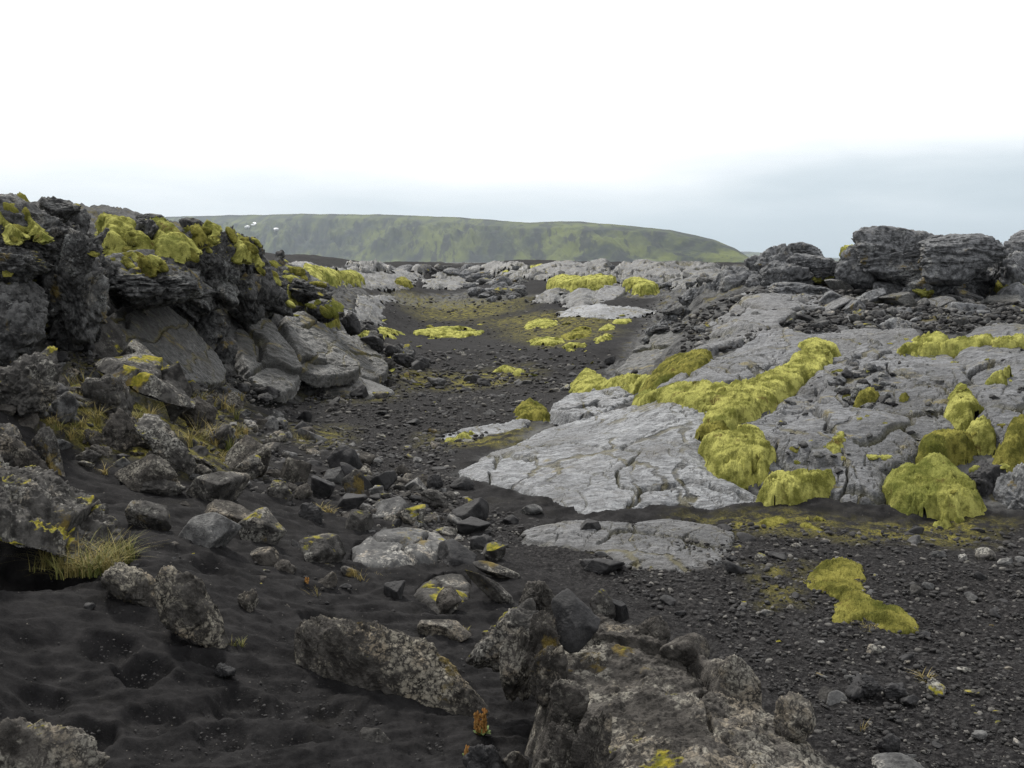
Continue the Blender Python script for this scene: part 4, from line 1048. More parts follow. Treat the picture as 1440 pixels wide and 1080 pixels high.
# ---- moss on the right slope and in the valley
MO = [
 ('long yellow moss streak running down the right slope to the broad slab', [(877,575),(905,562),(950,553),(1000,553),(1030,546),(1075,536),(1105,520),(1120,505),(1125,490),(1150,483),(1160,491),(1182,497),(1174,515),(1155,531),(1120,551),(1090,570),(1060,586),(1045,597),(1030,606),(1020,613),(990,612),(985,600),(990,582),(960,577),(920,578)], .08, 'moss', {'lift':.06,'width':.10,'wl':.062}),
 ('thin olive moss edge under the long yellow moss streak', [(965,628),(985,616),(1012,608),(1030,612),(1022,622),(990,631)], .10, 'moss_dim', {'lift':.1}),
 ('two lobed yellow moss cushion below the long moss streak', [(978,642),(1000,626),(1030,617),(1060,614),(1078,624),(1074,634),(1090,642),(1084,656),(1080,669),(1055,682),(1030,684),(985,668),(996,652)], .22, 'moss', {'lift':.08,'width':.13}),
 ('flat pale yellow moss cushion overhanging bare soil', [(1066,692),(1085,682),(1130,678),(1182,682),(1168,696),(1140,702),(1120,712),(1095,714),(1070,706)], .19, 'moss', {'lift':.08}),
 ('largest olive moss cushion at the foot of the right slope', [(1238,696),(1255,672),(1290,662),(1320,655),(1342,660),(1352,680),(1386,706),(1376,724),(1345,738),(1320,742),(1295,727),(1265,722),(1245,712)], .30, 'moss', {'lift':.06,'width':.18,'wl':.085}),
 ('olive moss cushion just above the largest cushion', [(1288,642),(1300,625),(1330,621),(1352,624),(1374,630),(1362,646),(1330,652),(1300,658)], .20, 'moss_dim', {'lift':.09}),
 ('moss column climbing the crack between two slabs on the right', [(1338,556),(1354,549),(1366,564),(1371,580),(1386,600),(1402,615),(1402,627),(1380,632),(1358,622),(1356,606),(1334,596),(1334,578)], .18, 'moss', {'lift':.09}),
 ('small moss cushion alone on the cracked slab', [(1156,642),(1175,628),(1200,627),(1198,641),(1190,652),(1175,662),(1158,652)], .16, 'moss', {'lift':.1}),
 ('moss cushion cut by the right edge of the photo', [(1403,632),(1420,612),(1445,606),(1460,642),(1420,653),(1404,646)], .2, 'moss_dim', {'lift':.1}),
 ('straight thin moss line across the right slope', [(1252,498),(1300,491),(1370,486),(1450,486),(1450,497),(1390,497),(1330,496),(1300,501),(1260,503)], .12, 'moss', {'lift':.08,'width':.08}),
 ('moss pad above the straight moss line', [(1278,482),(1310,475),(1338,480),(1332,491),(1290,491)], .14, 'moss', {'lift':.06}),
 ('small moss pad near the right edge under the straight moss line', [(1383,546),(1400,532),(1427,529),(1427,538),(1405,546),(1390,551)], .14, 'moss', {'lift':.1}),
 ('moss clump behind the propped slab', [(798,554),(812,530),(828,521),(843,533),(862,538),(905,530),(928,535),(892,546),(850,546),(820,555)], .13, 'moss', {'lift':.03}),
 ('mossy hump between the pointed slab and the long moss streak', [(902,548),(915,530),(945,512),(985,502),(1004,506),(992,523),(960,532),(935,547),(910,554)], .12, 'moss_dim', {'lift':.06}),
 ('moss clump at the left tip of the propped slab', [(718,587),(735,565),(750,562),(766,575),(777,589),(745,594)], .22, 'moss_dim', {'lift':.02}),
 ('bright moss edge at the lower side of the narrow valley slab', [(622,621),(650,612),(672,607),(664,616),(640,623)], .05, 'moss', {'lift':.02}),
 ('left bright moss strip on the dark basin floor', [(505,473),(515,466),(540,465),(572,470),(562,477),(520,478)], .16, 'moss', {'ragged':.8,'width':.2}),
 ('middle bright moss strip on the dark basin floor', [(580,469),(600,461),(650,461),(682,466),(672,473),(620,476),(590,476)], .16, 'moss', {'ragged':.8,'width':.2}),
 ('small bright moss strip in the centre of the valley', [(688,523),(710,516),(737,523),(735,529),(708,528)], .11, 'moss', {}),
 ('moss mound left of the sand worn slab', [(732,461),(750,450),(777,450),(788,456),(768,463)], .2, 'moss', {'ragged':.8,'width':.2}),
 ('olive moss pad in the middle of the basin moss', [(790,474),(812,460),(834,462),(828,474),(800,478)], .12, 'moss_dim', {'ragged':.8,'width':.2}),
 ('moss strip at the near edge of the basin', [(738,483),(760,477),(792,478),(790,485),(758,487)], .14, 'moss', {'ragged':.8,'width':.2}),
 ('rounded moss strip right of the near basin strip', [(786,491),(800,484),(826,485),(822,493),(790,495)], .16, 'moss', {'ragged':.8,'width':.2}),
 ('small moss strip under the right slope edge', [(832,484),(845,475),(862,472),(858,479),(842,485)], .12, 'moss', {}),
 ('moss strip right of the sand worn slab', [(856,456),(875,448),(892,452),(882,458)], .12, 'moss', {'ragged':.8,'width':.2}),
 ('thin moss strip at the right of the basin moss', [(840,462),(858,458),(868,461),(852,466)], .08, 'moss', {}),
 ('long moss band on the far rim above the split slabs', [(768,404),(785,396),(830,397),(866,395),(860,404),(812,407),(776,408)], .12, 'moss', {'lift':.25}),
 ('moss band on the far rim right of the split slabs', [(872,402),(900,397),(928,407),(914,416),(890,411)], .12, 'moss', {'lift':.2}),
 ('wide moss sheet behind the left ridge', [(398,396),(420,380),(442,385),(472,389),(484,400),(442,403)], .10, 'moss', {'lift':.2}),
 ('moss sheet on the far left slab right of the wide sheet', [(468,392),(490,387),(515,398),(504,403)], .10, 'moss', {'lift':.25}),
 ('round moss patch on the far rim over the dark basin', [(555,402),(566,395),(580,402),(574,409)], .12, 'moss_dim', {'lift':.2}),
 ('moss streak on the far rim near the middle of the photo', [(690,386),(705,382),(722,386),(708,390)], .10, 'moss', {'lift':.2}),
 ('moss on the far rim right of the middle', [(740,380),(765,377),(790,379),(768,383)], .10, 'moss', {'lift':.2}),
 ('yellow moss patch alone on the black gravel at the right', [(1126,828),(1140,800),(1165,788),(1197,786),(1213,796),(1217,812),(1212,830),(1238,845),(1277,860),(1294,876),(1287,889),(1255,891),(1230,881),(1215,868),(1182,878),(1168,870),(1175,845),(1160,832)], .075, 'moss_dim', {'lift':.0,'width':.16,'ragged':.2,'wl':.06}),
 ('thin moss tuft under the flat pale cushion', [(1060,738),(1080,726),(1108,728),(1114,736),(1080,742)], .04, 'moss_dim', {'lift':.0,'wl':.025,'ragged':.7}),
 ('ragged low moss right of the thin tuft under the pale cushion', [(1116,738),(1145,724),(1172,740),(1150,749)], .04, 'moss_dim', {'lift':.0,'wl':.025,'ragged':.7}),
 ('yellow moss cap on the dark cracked leaning slab', [(392,436),(412,428),(438,437),(436,443),(412,438)], .16, 'moss', {'lift':.30}),
 ('moss tuft beside the boulder on the ridge nose', [(446,446),(456,431),(468,432),(478,452),(462,458)], .2, 'moss_dim', {'lift':.2}),
 ('small moss dot on the large cracked slab', [(1205,612),(1218,605),(1232,608),(1224,616)], .1, 'moss_dim', {'lift':.1}),
 ('moss cluster in the crack right of the long moss streak', [(1195,574),(1215,563),(1240,566),(1228,576)], .1, 'moss_dim', {'lift':.1}),
 ('moss dots in the crack over the cracked slab', [(1258,572),(1272,566),(1282,572),(1270,578)], .09, 'moss_dim', {'lift':.1}),
]
for i, (lab, uv, h, mt, kw) in enumerate(MO): moss(lab, uv, h, mt, 700 + i, **kw)

build_ground()
# ---- loose stones : every one an object of its own (a handful of shapes, copied)
HOLES = [(866,468,960,526),(325,448,515,528),(138,498,262,596),(-20,690,75,770),(165,395,300,490),(1222,362,1268,412),(1342,372,1420,420),(640,960,800,1040)]   # dark hollows kept free of loose stones
def inpoly_uv(n, poly, g):
    P_ = np.array(poly, float); lo, hi = P_.min(0), P_.max(0); out = []
    while len(out) < n:
        q = lo + (hi - lo) * g.random((n * 3, 2))
        k_ = inside(q[:, 0], q[:, 1], P_)
        for h_ in HOLES: k_ &= ~((q[:, 0] > h_[0]) & (q[:, 0] < h_[2]) & (q[:, 1] > h_[1]) & (q[:, 1] < h_[3]))
        out += list(q[k_])
    return np.array(out[:n])
from mathutils import Vector
_DG = {}
def hit(u, v, far=60):
    '''first surface met by the line of sight through (u, v): point and normal'''
    if not _DG:
        bpy.context.view_layer.update(); _DG['d'] = bpy.context.evaluated_depsgraph_get()
    dx, dz = ray(u, v)
    ok, p_, n_, i_, ob, *_r = SC.ray_cast(_DG['d'], Vector((0, 0, CZ)), Vector((float(dx), 1, float(dz))).normalized(), distance=far)
    return (np.array(p_), n_, ob.name) if ok else None

# ---- lobes of moss hanging over the brow of the left ridge, each lying on the rock it grows on
def lobes():
    g = np.random.default_rng(41)
    LV = [rock_shape(5, 'lobe', 950 + k, (1.7, 1.0, .8), 0, 0, 40) for k in range(6)]
    ms = [mk_mesh('moss_lobe', V * np.array([1, .5, .40]), Fc, MT[m]) for V, Fc in LV for m in ('moss', 'moss_dim', 'moss_dim')]
    hs = []
    for poly, n, sz in (([(128,302),(200,306),(285,318),(300,345),(285,366),(230,350),(200,358),(150,350)], 9, (12, 26)), ([(312,320),(352,328),(372,354),(370,364),(336,350)], 9, (12, 28)),
                        ([(0,282),(30,290),(66,318),(40,350),(0,350)], 6, (14, 28)), ([(225,352),(170,350),(165,378),(230,380)], 8, (16, 32)), ([(395,425),(440,430),(478,440),(470,455),(430,440)], 8, (14, 30)), ([(376,375),(480,385),(480,402),(390,402)], 14, (16, 36))):
        for u, v in inpoly_uv(n, poly, g):
            h = hit(u, v)
            if h and h[0][1] < 26 and h[1][2] > -.2: hs.append((h, sz[0] + (sz[1] - sz[0]) * g.random(), u))
    for (q, nr, _ob), px, u in hs:
        o = link('moss_lobe', ms[g.integers(len(ms))], q)
        t = Vector((.75, -.25 + .3 * g.normal(), -.55 + .2 * g.normal())); n_ = (nr + Vector((0, 0, .5))).normalized()
        t = (t - n_ * t.dot(n_)).normalized(); b_ = n_.cross(t)
        from mathutils import Matrix
        o.rotation_euler = Matrix((t, b_, n_)).transposed().to_euler()
        k = px * q[1] / F / 2; o.scale = (k, k, k)
        tag(o, 'elongated moss lobe hanging over the crest rocks of the left ridge', 'moss', 'moss lobes of the left ridge')
lobes()
PROTO = {}
def proto(kind, mat, k, level=4):
    key = (kind, mat, k)
    if key not in PROTO:
        V, Fc = rock_shape(level, kind, 900 + k * 7 + len(kind), (1, 1, 1), 0, 0, 40)
        V = V * np.array([.5, .42, .34]); V[:, 2] += .20
        PROTO[key] = mk_mesh('stone', V, Fc, MT[mat])
    return PROTO[key]
def scatter(name, label, group, poly, n, size, mats, kinds, seed, power=2.5, vs=1.0, level=4, Y=None, cat='stone'):
    g = np.random.default_rng(seed)
    uv = inpoly_uv(n, poly, g); pos = cast(uv[:, 0], uv[:, 1])
    z = pos[:, 2] + lowf(pos[:, 0], pos[:, 1])
    if Y == 'hit':
        hs = [h for h in (hit(a, b) for a, b in uv) if h and h[0][1] < 20 and h[1][2] > .45 and (cat == 'moss' or not h[2].startswith('moss'))]
        pos = np.array([h[0] for h in hs]); z = pos[:, 2]
    for i_, (q, zz) in enumerate(zip(pos, z)):
        s = size[0] + (size[1] - size[0]) * g.random() ** power
        s *= q[1] / F
        o = link(name, proto(kinds[g.integers(len(kinds))], mats[g.integers(len(mats))], int(g.integers(5)), level), (q[0], q[1], zz - .13 * s))
        o.rotation_euler = (g.normal() * .25, g.normal() * .25, g.random() * 6.283)
        if Y == 'hit' and cat == 'moss': o.rotation_euler = hs[i_][1].to_track_quat('Z', 'Y').to_euler()
        o.scale = (s * (.8 + .5 * g.random()), s, s * vs * (.7 + .6 * g.random()))
        tag(o, label, cat, group)
scatter('loose_stone', 'small loose stone on the dark gravel at the lower right', 'loose stones on the lower right gravel', [(800,740),(1060,740),(1440,745),(1440,1080),(1230,1080),(1040,905),(880,850)], 150, (8, 34), ['dark','dark','grey','lichen_dim'], ['angular','rough','slabby'], 11, 3.2, .8)
scatter('valley_stone', 'loose stone scattered over the gravel in the middle of the valley', 'stones on the valley gravel', [(400,575),(560,500),(700,490),(840,520),(760,575),(640,630),(640,665),(500,650)], 190, (6, 24), ['dark','grey','dark','lichen_dim'], ['angular','rough','slabby'], 12, 2.2, .7)
scatter('rubble_stone', 'broken stone in the rubble bank left of the middle', 'stones of the rubble bank', [(290,600),(400,590),(480,640),(560,660),(640,690),(700,730),(690,790),(600,765),(500,750),(420,700),(330,680)], 190, (9, 34), ['lichen_dim','dark','lichen','grey'], ['angular','rough','slabby'], 13, 1.7, .95)
scatter('slope_stone', 'small stone lying on the black sand slope at the left', 'stones on the left sand slope', [(20,640),(250,600),(380,690),(480,790),(560,900),(330,860),(150,840)], 60, (7, 26), ['lichen','lichen_dim','dark'], ['rough','angular'], 14, 2.5)
scatter('clinker_stone', 'clinker stone wedged along the foot of the left ridge', 'rubble along the left ridge', [(60,440),(140,440),(150,520),(330,520),(330,440),(390,420),(480,440),(560,500),(540,540),(300,570),(70,580)], 130, (10, 36), ['cliff','lichen_dim','dark'], ['rough','clinker','angular'], 15, 1.6, 1.0)
scatter('black_stone', 'black rubble stone on the nose of the left ridge', 'black rubble of the ridge nose', [(480,430),(510,450),(560,490),(600,515),(600,530),(560,510),(520,480)], 50, (8, 26), ['dark','dark','cliff'], ['angular','rough'], 16, 1.4, 1.1)
scatter('grey_stone', 'grey rubble stone on the upper part of the right slope', 'rubble on the upper right slope', [(1000,425),(1080,408),(1200,415),(1440,425),(1440,455),(1300,470),(1230,480),(1130,460),(1080,470),(990,505),(960,470)], 210, (8, 28), ['outcrop','cliff','dark','grey'], ['angular','slabby','rough'], 17, 1.7, .8)
scatter('crack_stone', 'small dark stone caught between the slabs of the right slope', 'stones between the right slabs', [(1060,560),(1180,500),(1440,490),(1440,720),(1240,725),(1100,690)], 130, (5, 18), ['dark','cliff','grey'], ['angular','rough'], 18, 2, .8, 4, Y='hit')
scatter('flank_stone', 'dark stone on the edge of the right slope facing the basin', 'stones on the edge of the right slope', [(842,532),(895,478),(955,418),(1000,392),(1020,412),(965,458),(940,500),(890,538)], 120, (7, 24), ['outcrop','cliff','dark','cliff'], ['angular','rough','clinker'], 26, 1.6, .9, 4, Y='hit')
scatter('crack_stone', 'dark broken stone in the stony patch on the large cracked slab', 'stones in the stony patch of the cracked slab', [(1165,520),(1200,500),(1245,515),(1250,560),(1215,580),(1180,560)], 60, (7, 24), ['dark','cliff','outcrop'], ['angular','rough','clinker'], 27, 1.6, .9, 4, Y='hit')
scatter('rim_boulder', 'dark lava boulder on the far rim of the basin', 'boulders on the far rim', [(400,378),(560,374),(740,377),(900,374),(1040,374),(1040,395),(940,405),(860,396),(760,396),(700,404),(600,380),(520,385)], 220, (8, 30), ['outcrop','outcrop','cliff','grey'], ['rough','rope','angular'], 19, 1.8, .75)
scatter('basin_boulder', 'rounded grey boulder along the back edge of the dark basin', 'boulders at the basin edge', [(655,404),(700,398),(750,412),(745,428),(690,428),(670,418)], 34, (9, 30), ['outcrop','cliff'], ['rough','round'], 20, 1.3, .8)

scatter('lichen_stone', 'lichen covered stone crowding the upper left slope below the cliff', 'lichen stones below the left cliff', [(0,520),(130,510),(330,560),(390,640),(330,690),(200,660),(60,640),(0,640)], 110, (10, 46), ['lichen','lichen_dim','lichen_moss','cliff'], ['rough','clinker','angular'], 21, 2.0, .9, 5)
scatter('moss_tuft', 'small round moss tuft in a crack of the right slope', 'moss tufts on the right slope', [(960,540),(1180,470),(1440,470),(1440,720),(1230,730),(1080,640),(1000,600)], 70, (6, 26), ['moss_dim','moss','moss_dim'], ['clinker'], 22, 2.0, .35, 4, Y='hit', cat='moss')
scatter('moss_tuft', 'small moss tuft among the clinker of the left ridge', 'moss tufts on the left ridge', [(0,275),(120,300),(370,330),(480,400),(540,480),(330,470),(100,480),(0,480)], 70, (8, 30), ['moss_dim','moss','moss_dim'], ['clinker'], 23, 1.6, .4, 4, Y='hit', cat='moss')
scatter('moss_tuft', 'small flat moss tuft on the valley gravel', 'moss tufts in the valley', [(520,440),(900,440),(880,500),(760,560),(560,560),(430,560)], 46, (7, 28), ['moss_dim','moss'], ['clinker'], 24, 1.8, .25, 4, cat='moss')
# ---- the finest gravel : nobody could count it
def gravel():
    g = np.random.default_rng(31)
    zones = [([(800,745),(1060,735),(1440,745),(1440,1080),(1200,1080),(1000,890),(860,830)], 5200, (2.0, 9)), ([(400,575),(560,500),(700,485),(860,510),(760,575),(640,640),(640,690),(760,735),(700,790),(600,760),(480,650)], 4600, (1.8, 8)),
             ([(0,900),(300,700),(480,800),(700,960),(760,1080),(0,1080)], 2600, (1.2, 5)), ([(520,420),(940,420),(900,500),(620,510)], 900, (1.6, 5)), ([(960,440),(1100,400),(1440,420),(1440,470),(1100,470),(870,535)], 1500, (3, 11)),
             ([(60,480),(330,520),(480,640),(640,700),(640,800),(400,710),(150,600)], 2600, (2.5, 10))]
    D, Fc = ico(2); D1, F1 = D, Fc
    VV, FF, TT = [], [], []; b = 0
    shapes = []
    for k in range(12):
        gg = np.random.default_rng(k + 77); N = gg.normal(size=(9, 3)); N /= np.linalg.norm(N, axis=1)[:, None]
        t = np.clip(D @ N.T, 1e-4, None) / (1 - .45 * gg.random(9)); rad = np.minimum((t ** 12).sum(1) ** (-1 / 12), 1.6)
        shapes.append(D * rad[:, None] * np.array([.55, .45, .34]))
    for poly, n, sz in zones:
        uv = inpoly_uv(n, poly, g); pos = cast(uv[:, 0], uv[:, 1]); z = pos[:, 2] + lowf(pos[:, 0], pos[:, 1])
        for q, zz in zip(pos, z):
            s = (sz[0] + (sz[1] - sz[0]) * g.random() ** 3) * q[1] / F
            a = g.random() * 6.283; c, d = math.cos(a), math.sin(a)
            V = shapes[g.integers(12)] * s @ np.array([[c, d, 0], [-d, c, 0], [0, 0, 1]])
            VV.append(V + np.array([q[0], q[1], zz + .12 * s])); FF.append(Fc + b); b += len(V); TT.append(np.full(len(V), g.random() * (.74 if n == 2600 and poly[0][1] == 900 else 1)))
    n = NB('gravel_stone'); t = n.attr('tint')
    f = n.noise(60, 5, .7)
    col = n.mix(n.ss(t, .72, .95), n.mix(f, (.010, .010, .0105), (.045, .043, .042)), n.mix(f, (.05, .048, .045), (.18, .17, .155)))
    m = n.done(col, .85, .3, n.bump(f, .8, .006))
    o = link('gravel', mk_mesh('gravel', np.concatenate(VV), np.concatenate(FF), m, False, {'tint': np.concatenate(TT)})); o['kind'] = 'stuff'
    o['label'] = 'fine dark gravel strewn over the sand'
gravel()

# ---- grass and herbs
tuft('straw and green grass tuft under the diagonal ridge rock', 108, 796, 120, 56, 700, 1, .45, 1.1)
tuft('fresh green end of the tuft at the right foot of the ridge rock', 172, 782, 60, 46, 300, 2, .25, .9)
tuft('small pale green tuft at the foot of the pointed lichen rock', 330, 908, 26, 26, 40, 3, .25, .9)
tuft('green grass patch among the rocks right of the leaning lichen rock', 302, 628, 52, 44, 220, 4, .35, .8)
tuft('yellow grass spilling below the green grass patch', 312, 645, 60, 18, 150, 5, .75, 1.0)
tuft('bright green tuft on the sand below the lichen rock', 148, 640, 38, 22, 110, 6, .3, .9)
tuft('reddish dry tuft on the upper left sand', 142, 664, 26, 22, 60, 7, .95, .9)
tuft('grass at the foot of the mossy shelf on the left', 112, 548, 60, 34, 200, 8, .45, .8)
tuft('grass tuft between the knobbly rock and the cave', 125, 590, 40, 26, 120, 9, .4, .8)
tuft('yellow green grass at the mouth of the black cave', 200, 590, 44, 26, 100, 10, .6, .8)
tuft('pale grass tuft beside the light plank of rock', 436, 622, 46, 18, 120, 11, .45, 1.0)
tuft('dry grass in front of the dark wedge rock', 450, 718, 50, 20, 120, 12, .7, 1.0)
tuft('orange straw tuft beside the speckled slab', 500, 820, 26, 34, 30, 13, .98, .5)
tuft('straw line of grass on the edge of the speckled slab', 556, 812, 70, 14, 130, 14, .85, 1.0)
tuft('lone orange and green tuft on the gravel at the lower right', 1292, 954, 40, 22, 60, 15, .8, 1.0)
tuft('thin pale tuft behind the lower end of the big boulder', 1204, 1030, 20, 26, 20, 16, .7, .5)
tuft('sparse straw by the yellow moss patch', 1098, 832, 70, 10, 40, 17, .9, 1.2)
tuft('dry wisps left of the lone yellow moss patch', 1070, 850, 60, 8, 30, 18, .9, 1.2)
tuft('green and straw fringe on the top of the lone yellow moss patch', 1172, 815, 80, 14, 320, 19, .6, 1.1)
tuft('straw fringe on the lower lobe of the lone yellow moss patch', 1240, 878, 80, 12, 300, 20, .65, 1.1)
tuft('yellow grass in the shade between the sand and the knobbly rock', 62, 600, 50, 24, 120, 21, .5, .9)
tuft('small grass tuft beside the lichen lump on the sand', 440, 840, 20, 24, 14, 22, .5, .6)
tuft('green tuft behind the elongated lichen rock', 645, 880, 44, 16, 90, 23, .4, 1.0)
leafy('small leafy plant with yellow stalks at the elongated lichen rock', 566, 966, .055, 9, 3, 1)
leafy('tiny green sprig left of the small leafy plant', 536, 974, .03, 6, 0, 2)
leafy('dock plant with upright orange seed stalks on the black sand', 678, 1042, .065, 7, 6, 3)
leafy('small orange seedling at the bottom edge', 654, 1070, .03, 3, 3, 4)
leafy('tiny yellow sprig on the sand near the pale lichen stone', 428, 826, .03, 4, 1, 5)

g_ = np.random.default_rng(88)
for i, (u, v) in enumerate(inpoly_uv(26, [(60,545),(330,545),(350,660),(250,660),(150,640),(60,610)], g_)):
    tuft('little tuft of yellow green grass between the rocks of the left slope', u, v, 26 + 24 * g_.random(), 14 + 16 * g_.random(), 70, 100 + i, .35 + .4 * g_.random(), .9, group='grass tufts on the left slope')
# ---- far hills
def hill(name, prof, D0, D1, depth, mat, base, seed, gul=2.4):
    us = np.array([p[0] for p in prof], float); vs = np.array([p[1] for p in prof], float)
    U = np.linspace(us[0], us[-1], 620); Vv = np.interp(U, us, vs) + gul * .55 * fbm(np.stack([U / 26, U * 0 + 3, U * 0 + seed], 1), 3)
    Dd = np.interp(U, [us[0], us[-1]], [D0, D1])
    hgt = np.maximum((V0 - Vv) / F * Dd, .5)
    S = np.concatenate([np.linspace(0, 1, 130), 1 + np.linspace(.03, 1.6, 30)])
    A, T = np.meshgrid(np.arange(len(U)), S, indexing='ij')
    prf = np.where(T <= 1, np.clip(T, 0, 1) ** 1.15, 1 - (T - 1) * .12)
    prf = np.where(T <= 1, .72 * sst(0, 1.05, T) / sst(0, 1.05, np.array(1.0)) + .28 * T, prf)
    h = hgt[A]
    dist = Dd[A] - depth * (1 - T) + (T > 1) * 0
    X = (U[A] - 720) / F * dist; Y = dist
    p = np.stack([(X / 170).ravel(), (T * .9).ravel(), np.full(X.size, seed)], 1)
    p[:, 0] += .5 * p[:, 1]
    n = fbm(p, 5, .55, 2.1, 2).reshape(X.shape)
    n2 = fbm(np.stack([X.ravel() / 60, Y.ravel() / 60, np.zeros(X.size)], 1), 4).reshape(X.shape)
    Z = base + h * prf + h * (n * .30 * gul + n2 * .09) * np.clip(5 * T, 0, 1) * sst(1.0, .62, T)
    Z = np.minimum(Z, base + h * (.52 + .46 * np.minimum(T, 1) + .02 * (T > .98)))
    k, m = X.shape
    i, j = np.meshgrid(np.arange(k - 1), np.arange(m - 1), indexing='ij')
    f = np.stack([i * m + j, (i + 1) * m + j, (i + 1) * m + j + 1, i * m + j + 1], -1).reshape(-1, 4)
    o = link(name, mk_mesh(name, np.stack([X.ravel(), Y.ravel(), Z.ravel()], 1), f, mat)); o['kind'] = 'structure'
    return o
hn = NB('hill_moss')
a = hn.noise(.012, 7, .62, hn.vec((1, .5, 1.4))); b = hn.noise(.004, 4, .55); c = hn.noise(.05, 6, .7)
up = hn.up()
col = hn.mix(hn.ss(hn.math('ADD', a, hn.math('MULTIPLY', b, .6)), .66, .96), (.010, .016, .014), (.088, .104, .024))
col = hn.mix(hn.ss(c, .45, .7, 0, .6), col, (.035, .042, .025))
col = hn.mix(hn.ss(hn.noise(.02, 6, .7, hn.vec((2.2, .3, .8), (5, 0, 0))), .51, .57, 0, .9), col, (.010, .013, .014))
HM = hn.done(col, .95, .1)
hill('hill', [(40,330),(150,318),(240,306),(320,304),(420,302),(550,303),(650,307),(740,314),(800,312),(870,317),(940,324),(1000,337),(1030,349),(1048,360),(1064,369)], 4300, 1500, 420, HM, 1.7, 3.0)
hill('distant_hill', [(960,352),(1010,354),(1050,354),(1090,357),(1130,362),(1500,369)], 4600, 4300, 500, HM, 1.7, 9.0, .4)
_DG.clear()
for q, (u, v, w, h) in enumerate([(358, 314, 8, 2.0), (388, 321.5, 4, 1.5), (348, 318, 3, 1.2)]):
    g = np.random.default_rng(q); dist = float(np.interp(u, [40, 1064], [4300, 1500])) - 120
    hh_ = hit(u, v, 9000); dist = float(hh_[0][1]) - 4 if hh_ else dist
    c3 = at(u, v, dist); k = dist / F
    t = np.linspace(0, 2 * np.pi, 25)[:-1]; rr = 1 + .25 * np.sin(t * 3 + q) + .15 * g.normal(size=24)
    ring = np.stack([w * k * rr * np.cos(t), 18 * rr * np.sin(t), h * k * rr * np.sin(t)], 1)
    Vs = np.concatenate([ring, ring * .6 + [0, -2.5, 1.2], [[0, -3, 1.6]], ring * 1.0 + [0, 6, -4]])
    Fs = [(i, (i + 1) % 24, 24 + (i + 1) % 24, 24 + i) for i in range(24)] + [(24 + i, 24 + (i + 1) % 24, 48, 48) for i in range(24)]
    Fs = [(i, (i + 1) % 24, 24 + (i + 1) % 24) for i in range(24)] + [(i, 24 + (i + 1) % 24, 24 + i) for i in range(24)] + [(24 + i, 24 + (i + 1) % 24, 48) for i in range(24)] + [(i, 49 + i, 49 + (i + 1) % 24) for i in range(24)] + [(i, 49 + (i + 1) % 24, (i + 1) % 24) for i in range(24)]
    o = link('snow_patch', mk_mesh('snow_patch', Vs, Fs, MT['snow']), c3)
    tag(o, ['larger white snow patch high on the far hill', 'small white snow patch right of the larger one on the far hill', 'tiny snow speck left under the larger snow patch'][q], 'snow')

# ---- air
def haze(dens):
    bm = bmesh.new(); bmesh.ops.create_cube(bm, size=1)
    me = bpy.data.meshes.new('haze'); bm.to_mesh(me); bm.free()
    o = link('haze', me, (0, 0, 150)); o.scale = (13000, 13000, 310); o['kind'] = 'stuff'; o['label'] = 'pale blue grey haze fading the far hills'
    m = bpy.data.materials.new('haze'); m.use_nodes = True; t = m.node_tree; t.nodes.clear()
    v = t.nodes.new('ShaderNodeVolumePrincipled'); v.inputs['Color'].default_value = (.80, .90, 1.0, 1); v.inputs['Density'].default_value = dens; v.inputs['Anisotropy'].default_value = 0
    ou = t.nodes.new('ShaderNodeOutputMaterial'); t.links.new(v.outputs[0], ou.inputs['Volume'])
    me.materials.append(m)
HAZE = 1.0e-4
if HAZE: haze(HAZE)

# ---- sky and sun
SUN_EL, SUN_AZ = R(50), R(-32)      # azimuth from straight ahead, negative to the left
w = bpy.data.worlds.new('World'); SC.world = w; w.use_nodes = True
t = w.node_tree; t.nodes.clear()
def nd(k): return t.nodes.new(k)
def lk(a, b): t.links.new(a, b)
out = nd('ShaderNodeOutputWorld')
sky = nd('ShaderNodeTexSky'); sky.sky_type = 'NISHITA'; sky.sun_disc = False
sky.sun_elevation = SUN_EL; sky.sun_rotation = SUN_AZ
bg1 = nd('ShaderNodeBackground'); bg1.inputs[1].default_value = .08; lk(sky.outputs[0], bg1.inputs[0])
tc = nd('ShaderNodeTexCoord'); sep = nd('ShaderNodeSeparateXYZ'); lk(tc.outputs['Generated'], sep.inputs[0])
def nz(scale, det, vecscale):
    mp = nd('ShaderNodeMapping'); lk(tc.outputs['Generated'], mp.inputs[0]); mp.inputs['Scale'].default_value = vecscale
    n = nd('ShaderNodeTexNoise'); lk(mp.outputs[0], n.inputs['Vector']); n.inputs['Scale'].default_value = scale; n.inputs['Detail'].default_value = det
    return n.outputs[0]
def mth(op, a, b):
    n = nd('ShaderNodeMath'); n.operation = op
    for i, x in enumerate((a, b)):
        if isinstance(x, (int, float)): n.inputs[i].default_value = x
        else: lk(x, n.inputs[i])
    return n.outputs[0]
def mrange(x, a, b, c=0., d=1.):
    n = nd('ShaderNodeMapRange'); n.interpolation_type = 'SMOOTHSTEP'; lk(x, n.inputs[0])
    for i, q in enumerate((a, b, c, d)): n.inputs[1 + i].default_value = q
    return n.outputs[0]
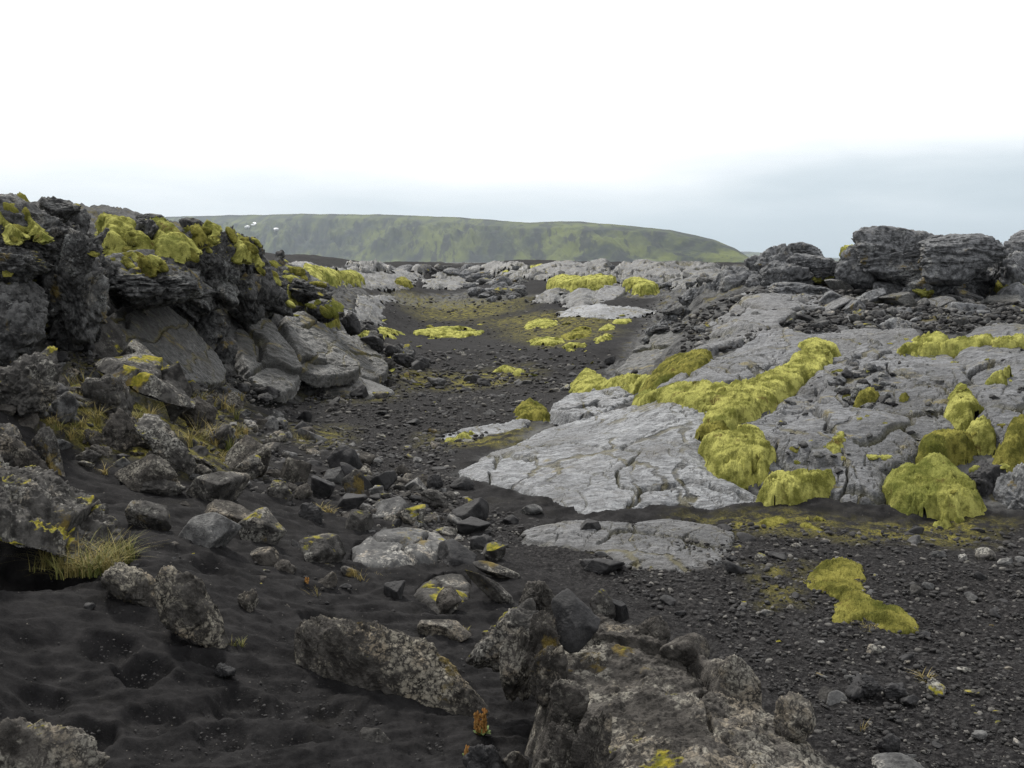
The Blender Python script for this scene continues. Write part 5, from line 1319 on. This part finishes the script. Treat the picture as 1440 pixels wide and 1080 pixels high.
def mixc(f, a, b):
    n = nd('ShaderNodeMix'); n.data_type = 'RGBA'; lk(f, n.inputs[0])
    for i, x in ((6, a), (7, b)):
        if isinstance(x, tuple): n.inputs[i].default_value = x + (1,)
        else: lk(x, n.inputs[i])
    return n.outputs[2]
z = sep.outputs[2]; x = sep.outputs[0]
nlow = nz(3.2, 5, (1, 1, 5))
right = mrange(x, -.06, .46)                       # the cloud bank is thicker towards the right
lift = mth('ADD', mth('MULTIPLY', right, -.035), mth('MULTIPLY', mth('SUBTRACT', nlow, .5), .11))
e = mth('ADD', z, lift)
up1 = mrange(e, -.005, .125)
cloud = mixc(up1, (.49, .59, .655), (1.14, 1.14, 1.15))
dark = mth('MULTIPLY', right, mrange(e, .085, -.03))
cloud = mixc(mth('MULTIPLY', dark, .7), cloud, (.32, .40, .455))
top = mixc(mrange(z, .12, .7), cloud, (1.05, 1.05, 1.05))
below = mixc(mrange(z, -.02, .0), (.25, .26, .27), top)
bg2 = nd('ShaderNodeBackground'); lk(below, bg2.inputs[0]); bg2.inputs[1].default_value = 1.0
ms = nd('ShaderNodeMixShader'); ms.inputs[0].default_value = .92
lk(bg1.outputs[0], ms.inputs[1]); lk(bg2.outputs[0], ms.inputs[2]); lk(ms.outputs[0], out.inputs[0])
sd = bpy.data.lights.new('sun', 'SUN'); sd.energy = 3.4; sd.angle = R(9); sd.color = (1, .965, .90)
so = bpy.data.objects.new('sun', sd); COL.objects.link(so)
from mathutils import Vector
from mathutils import Vector
dv = Vector((math.sin(SUN_AZ) * math.cos(SUN_EL), math.cos(SUN_AZ) * math.cos(SUN_EL), math.sin(SUN_EL)))
so.rotation_euler = dv.to_track_quat('Z', 'Y').to_euler(); so.location = dv * 50
vs = SC.view_settings
vs.view_transform = 'Standard'; vs.look = 'None'; vs.exposure = .28; vs.gamma = 1; vs.use_curve_mapping = False
SC.cycles.max_bounces = 5; SC.cycles.diffuse_bounces = 3; SC.cycles.glossy_bounces = 2; SC.cycles.volume_bounces = 0
SC.cycles.use_denoising = True; SC.cycles.denoiser = 'OPENIMAGEDENOISE'; SC.cycles.denoising_prefilter = 'NONE'; SC.cycles.denoising_input_passes = 'RGB_ALBEDO_NORMAL'
print('built', round(time.time() - T0, 1))
